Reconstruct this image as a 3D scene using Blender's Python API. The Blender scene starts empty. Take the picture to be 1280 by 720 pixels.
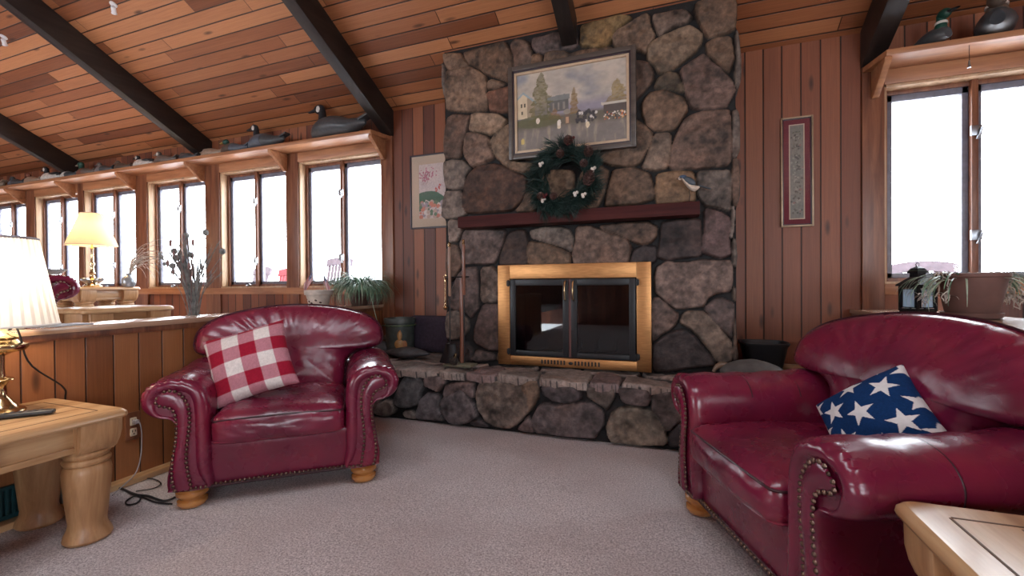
import bpy, bmesh, math, random
import numpy as np
from mathutils import Vector, Matrix
rnd = random.Random(7)
nr = np.random.RandomState(5)
PI = math.pi
SC = bpy.context.scene
COL = SC.collection
H = 1.1                      # eye height above the carpet
F_PX, YAW, PITCH, ROLL = 557.0, .35324, -.00733, -.00735

# ------------------------------------------------------------------ camera
def cam_axes():
    cy, sy, cp, sp, cr, sr = math.cos(YAW), math.sin(YAW), math.cos(PITCH), math.sin(PITCH), math.cos(ROLL), math.sin(ROLL)
    f0 = np.array([-sy, cy, 0]); rt = np.array([cy, sy, 0]); up = np.array([0, 0, 1.])
    fw = f0*cp + up*sp; u2 = -f0*sp + up*cp
    return rt*cr + u2*sr, -rt*sr + u2*cr, fw
CR, CU, CF = cam_axes()
CO = np.array([0, 0, H])
cd = bpy.data.cameras.new('camera'); cam = bpy.data.objects.new('camera', cd); COL.objects.link(cam)
cd.sensor_width = 36; cd.lens = F_PX/1280*36; cd.clip_start = .02
m = Matrix(((CR[0], CU[0], -CF[0], 0), (CR[1], CU[1], -CF[1], 0), (CR[2], CU[2], -CF[2], H), (0, 0, 0, 1)))
cam.matrix_world = m
SC.camera = cam
def ray(x, y): return CF + CR*((x-640)/F_PX) - CU*((y-360)/F_PX)
def on_z(x, y, z): d = ray(x, y); return CO + d*((z-H)/d[2])
def on_y(x, y, Y): d = ray(x, y); return CO + d*(Y/d[1])
def on_x(x, y, X): d = ray(x, y); return CO + d*(X/d[0])

# ------------------------------------------------------------------ noise
def hash2(ix, iy, s=0):
    n = np.sin(ix*127.1 + iy*311.7 + s*74.7)*43758.5453
    return n - np.floor(n)
def vnoise(x, y, s=0):
    x = np.asarray(x, float); y = np.asarray(y, float)
    ix, iy = np.floor(x), np.floor(y); fx, fy = x-ix, y-iy
    fx = fx*fx*(3-2*fx); fy = fy*fy*(3-2*fy)
    a, b, c, d = hash2(ix, iy, s), hash2(ix+1, iy, s), hash2(ix, iy+1, s), hash2(ix+1, iy+1, s)
    return (a*(1-fx)+b*fx)*(1-fy) + (c*(1-fx)+d*fx)*fy
def fbm(x, y, s=0, o=4):
    t = 0; a = .5
    for k in range(o):
        t = t + a*vnoise(x*2**k, y*2**k, s+k); a *= .5
    return t
def inside(poly, X, Y):
    r = np.zeros(X.shape, bool); n = len(poly)
    for i in range(n):
        (x0, y0), (x1, y1) = poly[i], poly[(i+1) % n]
        if y0 == y1: continue
        c = ((y0 > Y) != (y1 > Y)) & (X < (x1-x0)*(Y-y0)/(y1-y0)+x0)
        r ^= c
    return r
def sdf(poly, X, Y):
    d = np.full(X.shape, 1e9); n = len(poly)
    for i in range(n):
        (x0, y0), (x1, y1) = poly[i], poly[(i+1) % n]
        ex, ey = x1-x0, y1-y0; l = ex*ex+ey*ey + 1e-12
        t = np.clip(((X-x0)*ex+(Y-y0)*ey)/l, 0, 1)
        d = np.minimum(d, np.hypot(X-x0-t*ex, Y-y0-t*ey))
    return np.where(inside(poly, X, Y), d, -d)
def smooth_poly(p, it=2):
    for _ in range(it):
        q = []
        for i in range(len(p)):
            a, b = np.array(p[i]), np.array(p[(i+1) % len(p)])
            q += [a*.86+b*.14, a*.14+b*.86]
        p = q
    return [tuple(v) for v in p]

# ------------------------------------------------------------------ geometry helpers: each returns (verts, faces)
def xf(g, loc=(0, 0, 0), rot=(0, 0, 0), scale=(1, 1, 1)):
    v, f = g[0], g[1]
    from mathutils import Euler
    R = np.array(Euler(rot).to_matrix())
    return (np.asarray(v, float)*np.array(scale)) @ R.T + np.array(loc), f
def merge(*gs):
    V, F, n = [], [], 0
    for v, f in gs:
        V.append(np.asarray(v, float)); F += [tuple(i+n for i in q) for q in f]; n += len(v)
    return np.concatenate(V), F
def box(x0, x1, y0, y1, z0, z1):
    v = [(x, y, z) for z in (z0, z1) for y in (y0, y1) for x in (x0, x1)]
    return np.array(v, float), [(0, 2, 3, 1), (4, 5, 7, 6), (0, 1, 5, 4), (2, 6, 7, 3), (0, 4, 6, 2), (1, 3, 7, 5)]
def grid(P, wrap_u=False, wrap_v=False):
    P = np.asarray(P, float); n, m_ = P.shape[:2]; F = []
    for i in range(n if wrap_u else n-1):
        for j in range(m_ if wrap_v else m_-1):
            a, b = i, (i+1) % n; c, d = j, (j+1) % m_
            F.append((a*m_+c, b*m_+c, b*m_+d, a*m_+d))
    return P.reshape(-1, 3), F
def lathe(prof, seg=24, caps=True, ripple=None):
    P = []
    for r, z in prof:
        row = []
        for k in range(seg):
            a = 2*PI*k/seg; q = r*(1+(ripple*math.cos(k*PI) if ripple else 0))
            row.append((q*math.cos(a), q*math.sin(a), z))
        P.append(row)
    v, f = grid(P, wrap_v=True); n = len(prof)
    f = [q[::-1] for q in f]
    if caps:
        if prof[0][0] > 1e-6: f.append(tuple(range(seg))[::-1])
        if prof[-1][0] > 1e-6: f.append(tuple((n-1)*seg+k for k in range(seg)))
    return v, f
def tube(path, r, seg=8, closed=False, caps=True):
    path = [np.array(p, float) for p in path]; n = len(path)
    rs = r if hasattr(r, '__len__') else [r]*n
    rows = []; ref = None
    for i in range(n):
        if closed: t = path[(i+1) % n]-path[i-1]
        else: t = path[min(i+1, n-1)]-path[max(i-1, 0)]
        t = t/(np.linalg.norm(t)+1e-9)
        if ref is None:
            ref = np.cross(t, [0, 0, 1.]) if abs(t[2]) < .9 else np.cross(t, [1., 0, 0])
        ref = ref - t*(ref@t); ref /= np.linalg.norm(ref)+1e-9
        b = np.cross(t, ref)
        rows.append([path[i]+rs[i]*(ref*math.cos(2*PI*k/seg)+b*math.sin(2*PI*k/seg)) for k in range(seg)])
    v, f = grid(rows, wrap_u=closed, wrap_v=True)
    if caps and not closed: f = f+[tuple(range(seg))[::-1], tuple((n-1)*seg+k for k in range(seg))]
    return v, f
def prism(poly, a, b, axis='y'):
    n = len(poly)
    def mk(p, h): return {'y': (p[0], h, p[1]), 'z': (p[0], p[1], h), 'x': (h, p[0], p[1])}[axis]
    v = [mk(p, a) for p in poly]+[mk(p, b) for p in poly]
    f = [tuple(range(n))[::-1], tuple(range(n, 2*n))]+[(i, (i+1) % n, n+(i+1) % n, n+i) for i in range(n)]
    return np.array(v, float), f
def ellipsoid(c, r, nu=20, nv=12):
    P = []
    for i in range(nv+1):
        t = PI*i/nv
        P.append([(c[0]+r[0]*math.sin(t)*math.cos(2*PI*k/nu), c[1]+r[1]*math.sin(t)*math.sin(2*PI*k/nu), c[2]+r[2]*math.cos(t)) for k in range(nu)])
    return grid(P, wrap_v=True)
def rbox(hx, hy, hz, r, n=10, fn=None):
    V, Fc = [], []
    base = 0
    for ax in range(3):
        for sg in (-1, 1):
            u = np.linspace(-1, 1, n+1); A, B = np.meshgrid(u, u, indexing='ij')
            P = np.zeros((n+1, n+1, 3)); P[..., ax] = sg; P[..., (ax+1) % 3] = A; P[..., (ax+2) % 3] = B
            P = P*np.array([hx, hy, hz])
            inn = np.clip(P, -np.array([hx-r, hy-r, hz-r]), np.array([hx-r, hy-r, hz-r]))
            d = P-inn; d /= np.linalg.norm(d, axis=-1, keepdims=True)+1e-9
            v, f = grid(inn+d*r)
            if sg < 0: f = [q[::-1] for q in f]
            V.append(v); Fc += [tuple(i+base for i in q) for q in f]; base += len(v)
    V = np.concatenate(V)
    if fn is not None: V = fn(V)
    return V, Fc
def ribbon(base, heading, L, w, rise, droop, n=9):
    """a curved tapering leaf with a V fold"""
    p = np.array(base, float); el = rise; rows = []
    hd = np.array([math.cos(heading), math.sin(heading), 0]); sd = np.array([-hd[1], hd[0], 0])
    for i in range(n):
        t = i/(n-1); ww = w*(1-t**2.2)*(.55+.45*min(1, t*4))+.0006
        nrm = np.array([0, 0, 1.])*math.cos(el)-hd*math.sin(el)
        rows.append([p-sd*ww+nrm*ww*.35, p, p+sd*ww+nrm*ww*.35])
        p = p+(hd*math.cos(el)+np.array([0, 0, 1.])*math.sin(el))*(L/(n-1)); el -= droop/(n-1)
    return grid(rows)

def make_mesh(name, g, mats=None, smooth=True, auto=35, colors=None, bevel=0, weld=False, midx=None):
    v, f = g
    me = bpy.data.meshes.new(name)
    me.from_pydata([tuple(p) for p in v], [], [tuple(q) for q in f])
    for mt in (mats if isinstance(mats, (list, tuple)) else [mats]):
        if mt is not None: me.materials.append(mt)
    if midx is not None: me.polygons.foreach_set('material_index', np.asarray(midx, np.int32))
    if colors is not None:
        at = me.color_attributes.new('Col', 'FLOAT_COLOR', 'POINT')
        c = np.ones((len(v), 4), np.float32); c[:, :3] = colors
        at.data.foreach_set('color', c.ravel())
    if weld or bevel:
        bm = bmesh.new(); bm.from_mesh(me)
        if weld: bmesh.ops.remove_doubles(bm, verts=bm.verts, dist=1e-4)
        if bevel:
            ed = [e for e in bm.edges if len(e.link_faces) == 2 and e.calc_face_angle(0) > .6]
            bmesh.ops.bevel(bm, geom=ed, offset=bevel, segments=2, profile=.6, affect='EDGES', clamp_overlap=True)
        bmesh.ops.recalc_face_normals(bm, faces=bm.faces)
        bm.to_mesh(me); bm.free()
    if smooth:
        me.polygons.foreach_set('use_smooth', np.ones(len(me.polygons), bool))
        if auto:
            try: me.set_sharp_from_angle(angle=math.radians(auto))
            except Exception: pass
    me.update()
    return me
def obj(name, g, mat, parent=None, label=None, world=False, **k):
    """one mesh object; world=True: vertices are given in room coordinates and moved into the parent's frame"""
    v, f = g
    if world and parent is not None: v = np.asarray(v, float)-np.array(parent_origin(parent))
    o = bpy.data.objects.new(name, make_mesh(name, (v, f), mat, **k)); COL.objects.link(o)
    if parent is not None: o.parent = parent
    if label: o['label'] = label
    return o
def parent_origin(p):
    t = Vector((0, 0, 0))
    while p is not None: t += p.location; p = p.parent
    return t
def thing(name, label, cat, loc=(0, 0, 0), rotz=0, group=None):
    o = bpy.data.objects.new(name, None); COL.objects.link(o); o.empty_display_size = .1
    o.location = loc; o.rotation_euler = (0, 0, rotz); o['label'] = label; o['category'] = cat
    if group: o['group'] = group
    return o
def tag(o, label, cat, group=None, kind=None):
    o['label'] = label; o['category'] = cat
    if group: o['group'] = group
    if kind: o['kind'] = kind
    return o
def struct(name, g, mat, parent=None, **k):
    o = obj(name, g, mat, parent, **k)
    if parent is None: o['kind'] = 'structure'
    return o
def solo(name, g, mat, label, cat, loc, group=None, **k):
    """a thing that is one mesh; vertices in room coordinates, origin at loc"""
    o = obj(name, (np.asarray(g[0], float)-np.array(loc), g[1]), mat, None, **k); o.location = loc
    return tag(o, label, cat, group)
def copy_tree(o, parent=None):
    c = o.copy(); COL.objects.link(c)
    if parent is not None: c.parent = parent
    for ch in list(o.children): copy_tree(ch, c)
    return c

# ------------------------------------------------------------------ materials
def new_mat(name):
    mt = bpy.data.materials.new(name); mt.use_nodes = True
    nt = mt.node_tree; nt.nodes.clear()
    out = nt.nodes.new('ShaderNodeOutputMaterial'); b = nt.nodes.new('ShaderNodeBsdfPrincipled')
    nt.links.new(b.outputs[0], out.inputs[0])
    return mt, nt, b
class N:
    def __init__(s, nt): s.nt = nt
    def n(s, t, **k):
        x = s.nt.nodes.new(t)
        for a, v in k.items(): setattr(x, a, v)
        return x
    def l(s, a, b): s.nt.links.new(a, b)
    def math(s, op, a, b=None, c=None):
        x = s.n('ShaderNodeMath', operation=op)
        for i, v in enumerate((a, b, c)):
            if v is None: continue
            if isinstance(v, (int, float)): x.inputs[i].default_value = v
            else: s.l(v, x.inputs[i])
        return x.outputs[0]
    def mix(s, fac, a, b, mode='MIX'):
        x = s.n('ShaderNodeMix', data_type='RGBA', blend_type=mode)
        for i, v in ((0, fac), (6, a), (7, b)):
            if isinstance(v, (int, float)): x.inputs[i].default_value = v
            elif isinstance(v, tuple): x.inputs[i].default_value = v+(1,) if len(v) == 3 else v
            else: s.l(v, x.inputs[i])
        return x.outputs[2]
    def coord(s, kind='Object'): return s.n('ShaderNodeTexCoord').outputs[kind]
    def mapping(s, vec, scale=(1, 1, 1), loc=(0, 0, 0), rot=(0, 0, 0)):
        x = s.n('ShaderNodeMapping'); x.inputs['Scale'].default_value = scale; x.inputs['Location'].default_value = loc; x.inputs['Rotation'].default_value = rot
        s.l(vec, x.inputs[0]); return x.outputs[0]
    def noise(s, vec, scale, detail=4, rough=.55, dist=0):
        x = s.n('ShaderNodeTexNoise'); x.inputs['Scale'].default_value = scale; x.inputs['Detail'].default_value = detail
        x.inputs['Roughness'].default_value = rough; x.inputs['Distortion'].default_value = dist
        s.l(vec, x.inputs['Vector']); return x.outputs[0]
    def ramp(s, fac, stops, interp='LINEAR'):
        x = s.n('ShaderNodeValToRGB'); x.color_ramp.interpolation = interp
        e = x.color_ramp.elements
        while len(e) < len(stops): e.new(.5)
        for i, (p, c) in enumerate(stops):
            e[i].position = p; e[i].color = (c+(1,)) if isinstance(c, tuple) else (c, c, c, 1)
        s.l(fac, x.inputs[0]); return x.outputs[0]
    def bump(s, h, strength=.3, dist=.01, normal=None):
        x = s.n('ShaderNodeBump'); x.inputs['Strength'].default_value = strength; x.inputs['Distance'].default_value = dist
        s.l(h, x.inputs['Height'])
        if normal is not None: s.l(normal, x.inputs['Normal'])
        return x.outputs[0]
def simple(name, col, rough=.5, metal=0, noise=.0, nscale=20, bump=0, spec=.5, coat=0, stretch=(1, 1, 1)):
    mt, nt, b = new_mat(name); q = N(nt)
    b.inputs['Roughness'].default_value = rough; b.inputs['Metallic'].default_value = metal
    b.inputs['Specular IOR Level'].default_value = spec; b.inputs['Coat Weight'].default_value = coat
    v = q.mapping(q.coord(), stretch); n = q.noise(v, nscale)
    if noise:
        d = tuple(c*(1-noise) for c in col); e = tuple(min(1, c*(1+noise)) for c in col)
        q.l(q.ramp(n, [(.3, d), (.7, e)]), b.inputs['Base Color'])
    else: b.inputs['Base Color'].default_value = col+(1,)
    if bump: q.l(q.bump(n, bump, .01), b.inputs['Normal'])
    return mt
def boards(name, u, v, width, cols, ulen=0, rough=.5, groove=.05, uoff=0, knots=1.0, saw=0, gdark=.22):
    """wooden boards: u = axis across boards, v = axis along boards ('X','Y','Z'); ulen: board length for butt joints"""
    mt, nt, b = new_mat(name); q = N(nt)
    sep = q.n('ShaderNodeSeparateXYZ'); q.l(q.coord(), sep.inputs[0])
    U = q.math('DIVIDE', q.math('ADD', sep.outputs[u], uoff), width); V = sep.outputs[v]
    idx = q.math('FLOOR', U); fr = q.math('FRACT', U)
    wn = q.n('ShaderNodeTexWhiteNoise', noise_dimensions='1D'); q.l(idx, wn.inputs['W'])
    key = wn.outputs['Value']
    edge = q.math('MINIMUM', fr, q.math('SUBTRACT', 1, fr))
    if ulen:
        W = q.math('ADD', q.math('DIVIDE', V, ulen), q.math('MULTIPLY', key, 7.31))
        seg = q.math('FLOOR', W); f2 = q.math('FRACT', W)
        w2 = q.n('ShaderNodeTexWhiteNoise', noise_dimensions='2D')
        cb = q.n('ShaderNodeCombineXYZ'); q.l(idx, cb.inputs[0]); q.l(seg, cb.inputs[1]); q.l(cb.outputs[0], w2.inputs['Vector'])
        key = w2.outputs['Value']
        e2 = q.math('MULTIPLY', q.math('MINIMUM', f2, q.math('SUBTRACT', 1, f2)), ulen/width)
        edge = q.math('MINIMUM', edge, q.math('MULTIPLY', e2, 1.6))
    gv = q.n('ShaderNodeCombineXYZ')
    q.l(q.math('MULTIPLY', U, 1.0), gv.inputs[0]); q.l(q.math('MULTIPLY', V, 1.0), gv.inputs[1]); q.l(q.math('MULTIPLY', key, 53.), gv.inputs[2])
    grain = q.noise(q.mapping(gv.outputs[0], (5.5, .9, 1)), 2.2, 6, .62, .35)
    fine = q.noise(q.mapping(gv.outputs[0], (26, 1.6, 1)), 3.0, 3, .6)
    tone = q.math('ADD', q.math('MULTIPLY', key, .62), q.math('MULTIPLY', grain, .42))
    c = q.ramp(tone, [(.12, cols[0]), (.45, cols[1]), (.85, cols[2])])
    c = q.mix(q.math('MULTIPLY', q.ramp(fine, [(.45, 0.), (.75, 1.)]), .35), c, cols[0])
    vo = q.n('ShaderNodeTexVoronoi', feature='F1'); vo.inputs['Scale'].default_value = 1.0
    q.l(q.mapping(gv.outputs[0], (1.15, 2.6, 1)), vo.inputs['Vector'])
    kn = q.ramp(vo.outputs['Distance'], [(.05, 1.), (.13, .55), (.19, 0.)])
    sp = q.n('ShaderNodeSeparateColor'); q.l(vo.outputs['Color'], sp.inputs[0])
    kn = q.math('MULTIPLY', kn, q.math('GREATER_THAN', sp.outputs[0], 1-.55*knots))
    c = q.mix(q.math('MULTIPLY', kn, .8), c, tuple(x*.28 for x in cols[0]))
    gr = q.ramp(edge, [(groove*.35, 1.), (groove, 0.)])
    c = q.mix(gr, c, tuple(x*gdark for x in cols[0]))
    q.l(c, b.inputs['Base Color'])
    h = q.math('SUBTRACT', q.math('MULTIPLY', fine, .12), q.math('MULTIPLY', gr, 1.0))
    if saw:
        sw = q.noise(q.mapping(gv.outputs[0], (.4, 40, 1)), 2, 2, .5); h = q.math('ADD', h, q.math('MULTIPLY', sw, saw))
    q.l(q.bump(h, .55, .008), b.inputs['Normal'])
    b.inputs['Roughness'].default_value = rough
    return mt
def wood(name, cols, axis=0, scale=1.0, rough=.4, coat=0, knots=.6):
    """solid furniture wood with grain along the given axis"""
    mt, nt, b = new_mat(name); q = N(nt)
    st = [9, 9, 9]; st[axis] = .8
    v = q.mapping(q.coord(), tuple(s*scale for s in st))
    g = q.noise(v, 2.2, 6, .6, .6); fine = q.noise(q.mapping(v, (4, 4, 4)), 4, 3)
    c = q.ramp(g, [(.28, cols[0]), (.5, cols[1]), (.72, cols[2])])
    c = q.mix(q.math('MULTIPLY', q.ramp(fine, [(.5, 0.), (.8, 1.)]), .3), c, cols[0])
    vo = q.n('ShaderNodeTexVoronoi'); vo.inputs['Scale'].default_value = .55; q.l(v, vo.inputs['Vector'])
    kn = q.ramp(vo.outputs['Distance'], [(.04, 1.), (.1, .4), (.15, 0.)])
    c = q.mix(q.math('MULTIPLY', kn, knots), c, tuple(x*.25 for x in cols[0]))
    q.l(c, b.inputs['Base Color']); b.inputs['Roughness'].default_value = rough; b.inputs['Coat Weight'].default_value = coat
    b.inputs['Coat Roughness'].default_value = .15
    q.l(q.bump(fine, .08, .004), b.inputs['Normal'])
    return mt
def leather(name, dark, mid, warm):
    mt, nt, b = new_mat(name); q = N(nt); v = q.coord()
    big = q.noise(v, 3.0, 2, .5); med = q.noise(v, 8, 3, .55, .3); wr = q.noise(q.mapping(v, (1, 1, 1.6)), 17, 3, .6, 1.2)
    c = q.ramp(big, [(.3, dark), (.5, mid), (.75, warm)])
    q.l(c, b.inputs['Base Color'])
    vo = q.n('ShaderNodeTexVoronoi', feature='DISTANCE_TO_EDGE'); vo.inputs['Scale'].default_value = 220; q.l(v, vo.inputs['Vector'])
    n1 = q.bump(q.ramp(vo.outputs['Distance'], [(.0, 0.), (.12, 1.)]), .06, .001)
    n2 = q.bump(wr, .16, .006, n1)
    n3 = q.bump(med, .16, .012, n2)
    q.l(n3, b.inputs['Normal'])
    q.l(q.ramp(med, [(.3, .22), (.75, .34)]), b.inputs['Roughness'])
    b.inputs['Specular IOR Level'].default_value = .62
    b.inputs['Coat Weight'].default_value = .25; b.inputs['Coat Roughness'].default_value = .22
    return mt
def vcol(name, rough=.7, nscale=0, namt=.3, bump=0, bscale=30, spec=.4):
    mt, nt, b = new_mat(name); q = N(nt)
    a = q.n('ShaderNodeAttribute'); a.attribute_name = 'Col'; c = a.outputs['Color']; v = q.coord()
    if nscale:
        n = q.noise(v, nscale, 8, .65, .4); k = q.ramp(n, [(.28, 1-namt), (.5, 1.), (.72, 1+namt)])
        c = q.mix(1., c, k, 'MULTIPLY')
    q.l(c, b.inputs['Base Color'])
    if bump: q.l(q.bump(q.noise(v, bscale, 8, .7), bump, .012), b.inputs['Normal'])
    b.inputs['Roughness'].default_value = rough; b.inputs['Specular IOR Level'].default_value = spec
    return mt
def glass(name, tint=(1, 1, 1), refl=.9, ior=1.5):
    mt = bpy.data.materials.new(name); mt.use_nodes = True; nt = mt.node_tree; nt.nodes.clear(); q = N(nt)
    out = q.n('ShaderNodeOutputMaterial'); t = q.n('ShaderNodeBsdfTransparent'); t.inputs[0].default_value = tint+(1,)
    g = q.n('ShaderNodeBsdfGlossy'); g.inputs['Roughness'].default_value = .02; g.inputs[0].default_value = (refl, refl, refl, 1)
    lw = q.n('ShaderNodeLayerWeight'); lw.inputs[0].default_value = .5; f0 = ((ior-1)/(ior+1))**2
    fr = q.math('ADD', f0, q.math('MULTIPLY', q.math('POWER', lw.outputs['Facing'], 5.), 1-f0))
    mx = q.n('ShaderNodeMixShader'); q.l(fr, mx.inputs[0]); q.l(t.outputs[0], mx.inputs[1]); q.l(g.outputs[0], mx.inputs[2])
    q.l(mx.outputs[0], out.inputs[0]); return mt
def emit(name, col, s):
    mt = bpy.data.materials.new(name); mt.use_nodes = True; nt = mt.node_tree; nt.nodes.clear(); q = N(nt)
    out = q.n('ShaderNodeOutputMaterial'); e = q.n('ShaderNodeEmission'); e.inputs[0].default_value = col+(1,); e.inputs[1].default_value = s
    q.l(e.outputs[0], out.inputs[0]); return mt
def shade_mat(name, col, trans=.5):
    mt = bpy.data.materials.new(name); mt.use_nodes = True; nt = mt.node_tree; nt.nodes.clear(); q = N(nt)
    out = q.n('ShaderNodeOutputMaterial'); d = q.n('ShaderNodeBsdfDiffuse'); t = q.n('ShaderNodeBsdfTranslucent')
    n = q.noise(q.mapping(q.coord(), (60, 60, 4)), 3, 2); c = q.ramp(n, [(.2, tuple(x*.9 for x in col)), (.8, col)])
    q.l(c, d.inputs[0]); q.l(c, t.inputs[0]); mx = q.n('ShaderNodeMixShader'); mx.inputs[0].default_value = trans
    q.l(d.outputs[0], mx.inputs[1]); q.l(t.outputs[0], mx.inputs[2]); q.l(mx.outputs[0], out.inputs[0]); return mt

M = {}
CEDAR = ((.075, .018, .009), (.175, .050, .021), (.29, .095, .038))
M['wall'] = boards('cedar wall boards', 0, 2, .1268, CEDAR, groove=.05, uoff=.246, rough=.5)
M['wallside'] = boards('cedar side boards', 1, 2, .1268, CEDAR, groove=.05, rough=.5)
M['halfwall'] = boards('half wall boards', 1, 2, .1235, ((.12, .038, .013), (.24, .085, .030), (.34, .135, .052)), groove=.035, uoff=.065, rough=.42, knots=.5)
M['ceiling'] = boards('ceiling boards', 1, 0, .1045, ((.10, .028, .012), (.29, .098, .038), (.52, .22, .095)), ulen=1.9, groove=.06, uoff=.063, rough=.44, saw=.10, knots=.9)
M['trim'] = wood('cedar trim', ((.09, .028, .015), (.18, .065, .032), (.28, .115, .055)), axis=2, rough=.4)
M['trimx'] = wood('cedar shelf wood', ((.24, .095, .042), (.38, .165, .075), (.48, .23, .11)), axis=0, rough=.4)
M['jamb'] = wood('pale jamb wood', ((.30, .17, .09), (.46, .29, .17), (.58, .40, .25)), axis=2, rough=.45)
M['beam'] = wood('dark stained beam', ((.010, .007, .006), (.020, .014, .012), (.034, .024, .020)), axis=1, scale=.7, rough=.45, knots=.2)
M['sash'] = simple('grey blue window sash', (.15, .15, .19), .4, noise=.2)
M['cap'] = wood('worn cap board', ((.34, .20, .13), (.47, .30, .20), (.58, .40, .28)), axis=1, rough=.22, coat=.5)
M['pine'] = wood('pine furniture', ((.33, .17, .075), (.48, .28, .135), (.60, .39, .21)), axis=1, rough=.35, coat=.25, scale=.8, knots=.7)
M['pinez'] = wood('pine leg wood', ((.27, .125, .05), (.43, .235, .108), (.57, .35, .18)), axis=2, rough=.45, coat=.08, scale=.8, knots=.7)
M['pinegroove'] = simple('pine groove', (.10, .05, .025), .6, noise=.2)
M['leather'] = leather('burgundy leather', (.105, .006, .026), (.165, .0095, .038), (.215, .015, .036))
M['welt'] = simple('dark leather welt', (.035, .006, .012), .4, noise=.3)
M['nail'] = simple('bronze nailhead', (.17, .11, .085), .28, 1.0, noise=.25, nscale=80)
M['foot'] = wood('honey foot wood', ((.30, .11, .025), (.45, .19, .05), (.55, .26, .08)), axis=0, rough=.2, coat=.6)
M['brass'] = simple('brushed brass', (.42, .21, .085), .40, 1.0, noise=.18, nscale=14, stretch=(1, 1, 8))
M['lampbrass'] = simple('polished brass', (.66, .50, .28), .2, 1.0, noise=.1)
M['black'] = simple('black iron', (.012, .012, .014), .4, .3, noise=.3)
M['blackplastic'] = simple('black plastic', (.012, .012, .014), .45, noise=.2)
M['chrome'] = simple('chrome latch', (.35, .37, .40), .3, 1.0)
M['firebox'] = simple('sooty firebox', (.010, .009, .009), .8, noise=.5, nscale=9)
M['fireglass'] = glass('smoked fire glass', (.35, .42, .48), .75, 1.55)
M['pane'] = glass('window glass', (.96, .98, 1.0), .9, 1.3)
M['stone'] = vcol('field stone', .6, 34, .42, .7, 40)
M['mantel'] = wood('mahogany mantel', ((.030, .006, .006), (.055, .011, .010), (.075, .017, .014)), axis=0, rough=.6); M['mantel'].node_tree.nodes['Principled BSDF'].inputs['Specular IOR Level'].default_value = .15
M['paint'] = vcol('painted surface', .5)
M['duckpaint'] = vcol('painted decoy', .45, 30, .2)

def sky_sheen_glass():
    mt = glass('lantern glass sky sheen', (.9, .95, 1.0), .9, 1.5); nt = mt.node_tree; q = N(nt)
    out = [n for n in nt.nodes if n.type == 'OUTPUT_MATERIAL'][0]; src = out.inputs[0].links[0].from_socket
    d = q.n('ShaderNodeBsdfDiffuse'); d.inputs[0].default_value = (.62, .74, .82, 1); t = q.n('ShaderNodeBsdfTranslucent'); t.inputs[0].default_value = (.62, .74, .82, 1)  # bluish diffuse mix paints a sky reflection into the panes
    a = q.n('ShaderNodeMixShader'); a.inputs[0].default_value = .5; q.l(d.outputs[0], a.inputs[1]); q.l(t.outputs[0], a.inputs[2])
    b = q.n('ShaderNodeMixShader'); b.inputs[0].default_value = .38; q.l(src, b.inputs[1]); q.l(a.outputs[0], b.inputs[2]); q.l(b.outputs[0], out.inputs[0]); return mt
M['sheenglass'] = sky_sheen_glass()
# ================================================================== SETTING
D = 3.95                     # window wall
FY = 3.5                     # fireplace face
UP = .55                     # raised floor beyond the half walls
CS = .515                    # ceiling slope
def ceil_z(y): return 2.92 + (D-y)*CS
RIDGE = -1.0
# ---- carpet
def carpet_mat():
    mt, nt, b = new_mat('loop pile carpet'); q = N(nt); v = q.coord()
    n = q.noise(v, 115, 3, .75); m_ = q.noise(v, 300, 2, .6); w = q.noise(q.mapping(v, (1, 1.3, 1)), 1.6, 3, .55)
    c = q.ramp(q.math('ADD', q.math('MULTIPLY', n, .6), q.math('MULTIPLY', m_, .4)), [(.38, (.22, .185, .187)), (.5, (.57, .495, .495)), (.62, (.86, .79, .78))])
    c = q.mix(q.math('MULTIPLY', q.ramp(w, [(.42, 0.), (.7, 1.)]), .35), c, (.32, .245, .235))
    q.l(c, b.inputs['Base Color']); b.inputs['Roughness'].default_value = .95; b.inputs['Specular IOR Level'].default_value = .1
    b.inputs['Sheen Weight'].default_value = .25
    q.l(q.bump(n, .8, .012), b.inputs['Normal']); return mt
M['carpet'] = carpet_mat()
gx = np.linspace(-2.93, 1.24, 60); gy = np.linspace(-5.2, 3.2, 80)
P = np.array([[(x, y, .002*vnoise(x*3, y*3)) for y in gy] for x in gx])
struct('floor', grid(P), M['carpet'])
struct('floor_upper_left', box(-11.6, -3.0, -5.2, 4.0, UP-.12, UP), M['carpet'])
struct('floor_upper_right', box(1.36, 5.2, -5.2, 4.0, UP-.12, UP), M['carpet'])
# ---- ceiling: two slopes meeting at a ridge behind the camera
zr = ceil_z(RIDGE)
def slab(y0, z0, y1, z1, t=.08):
    return prism([(y0, z0), (y1, z1), (y1, z1+t), (y0, z0+t)], -11.7, 5.3, 'x')
ADDED_SKYL = [(-2.5, -1.2), (-.5, .9)]; SY0, SY1 = -.75, .6  # unseen skylights, added for chair highlights and carpet brightness
def slope(y0, y1, x0, x1, t=.08):
    return prism([(y0, ceil_z(y0)), (y1, ceil_z(y1)), (y1, ceil_z(y1)+t), (y0, ceil_z(y0)+t)], x0, x1, 'x')
cx = [-11.7]+[e for s_ in ADDED_SKYL for e in s_]+[5.3]
struct('ceiling', merge(slope(D+.2, SY1, -11.7, 5.3), slope(SY0, RIDGE, -11.7, 5.3), *[slope(SY1, SY0, cx[i], cx[i+1]) for i in range(0, len(cx), 2)]), M['ceiling'], smooth=False)
for i, (a, b) in enumerate(ADDED_SKYL):
    r = struct('window_%d' % (21+i), merge(slope(SY1, SY1-.06, a, b, .14), slope(SY0+.06, SY0, a, b, .14), slope(SY1, SY0, a, a+.06, .14), slope(SY1, SY0, b-.06, b, .14)), M['sash'], smooth=False)
    g_ = slope(SY1-.05, SY0+.05, a+.05, b-.05, .006); obj('pane', (g_[0]+np.array([0, 0, .09]), g_[1]), M['pane'], r, smooth=False)
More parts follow.
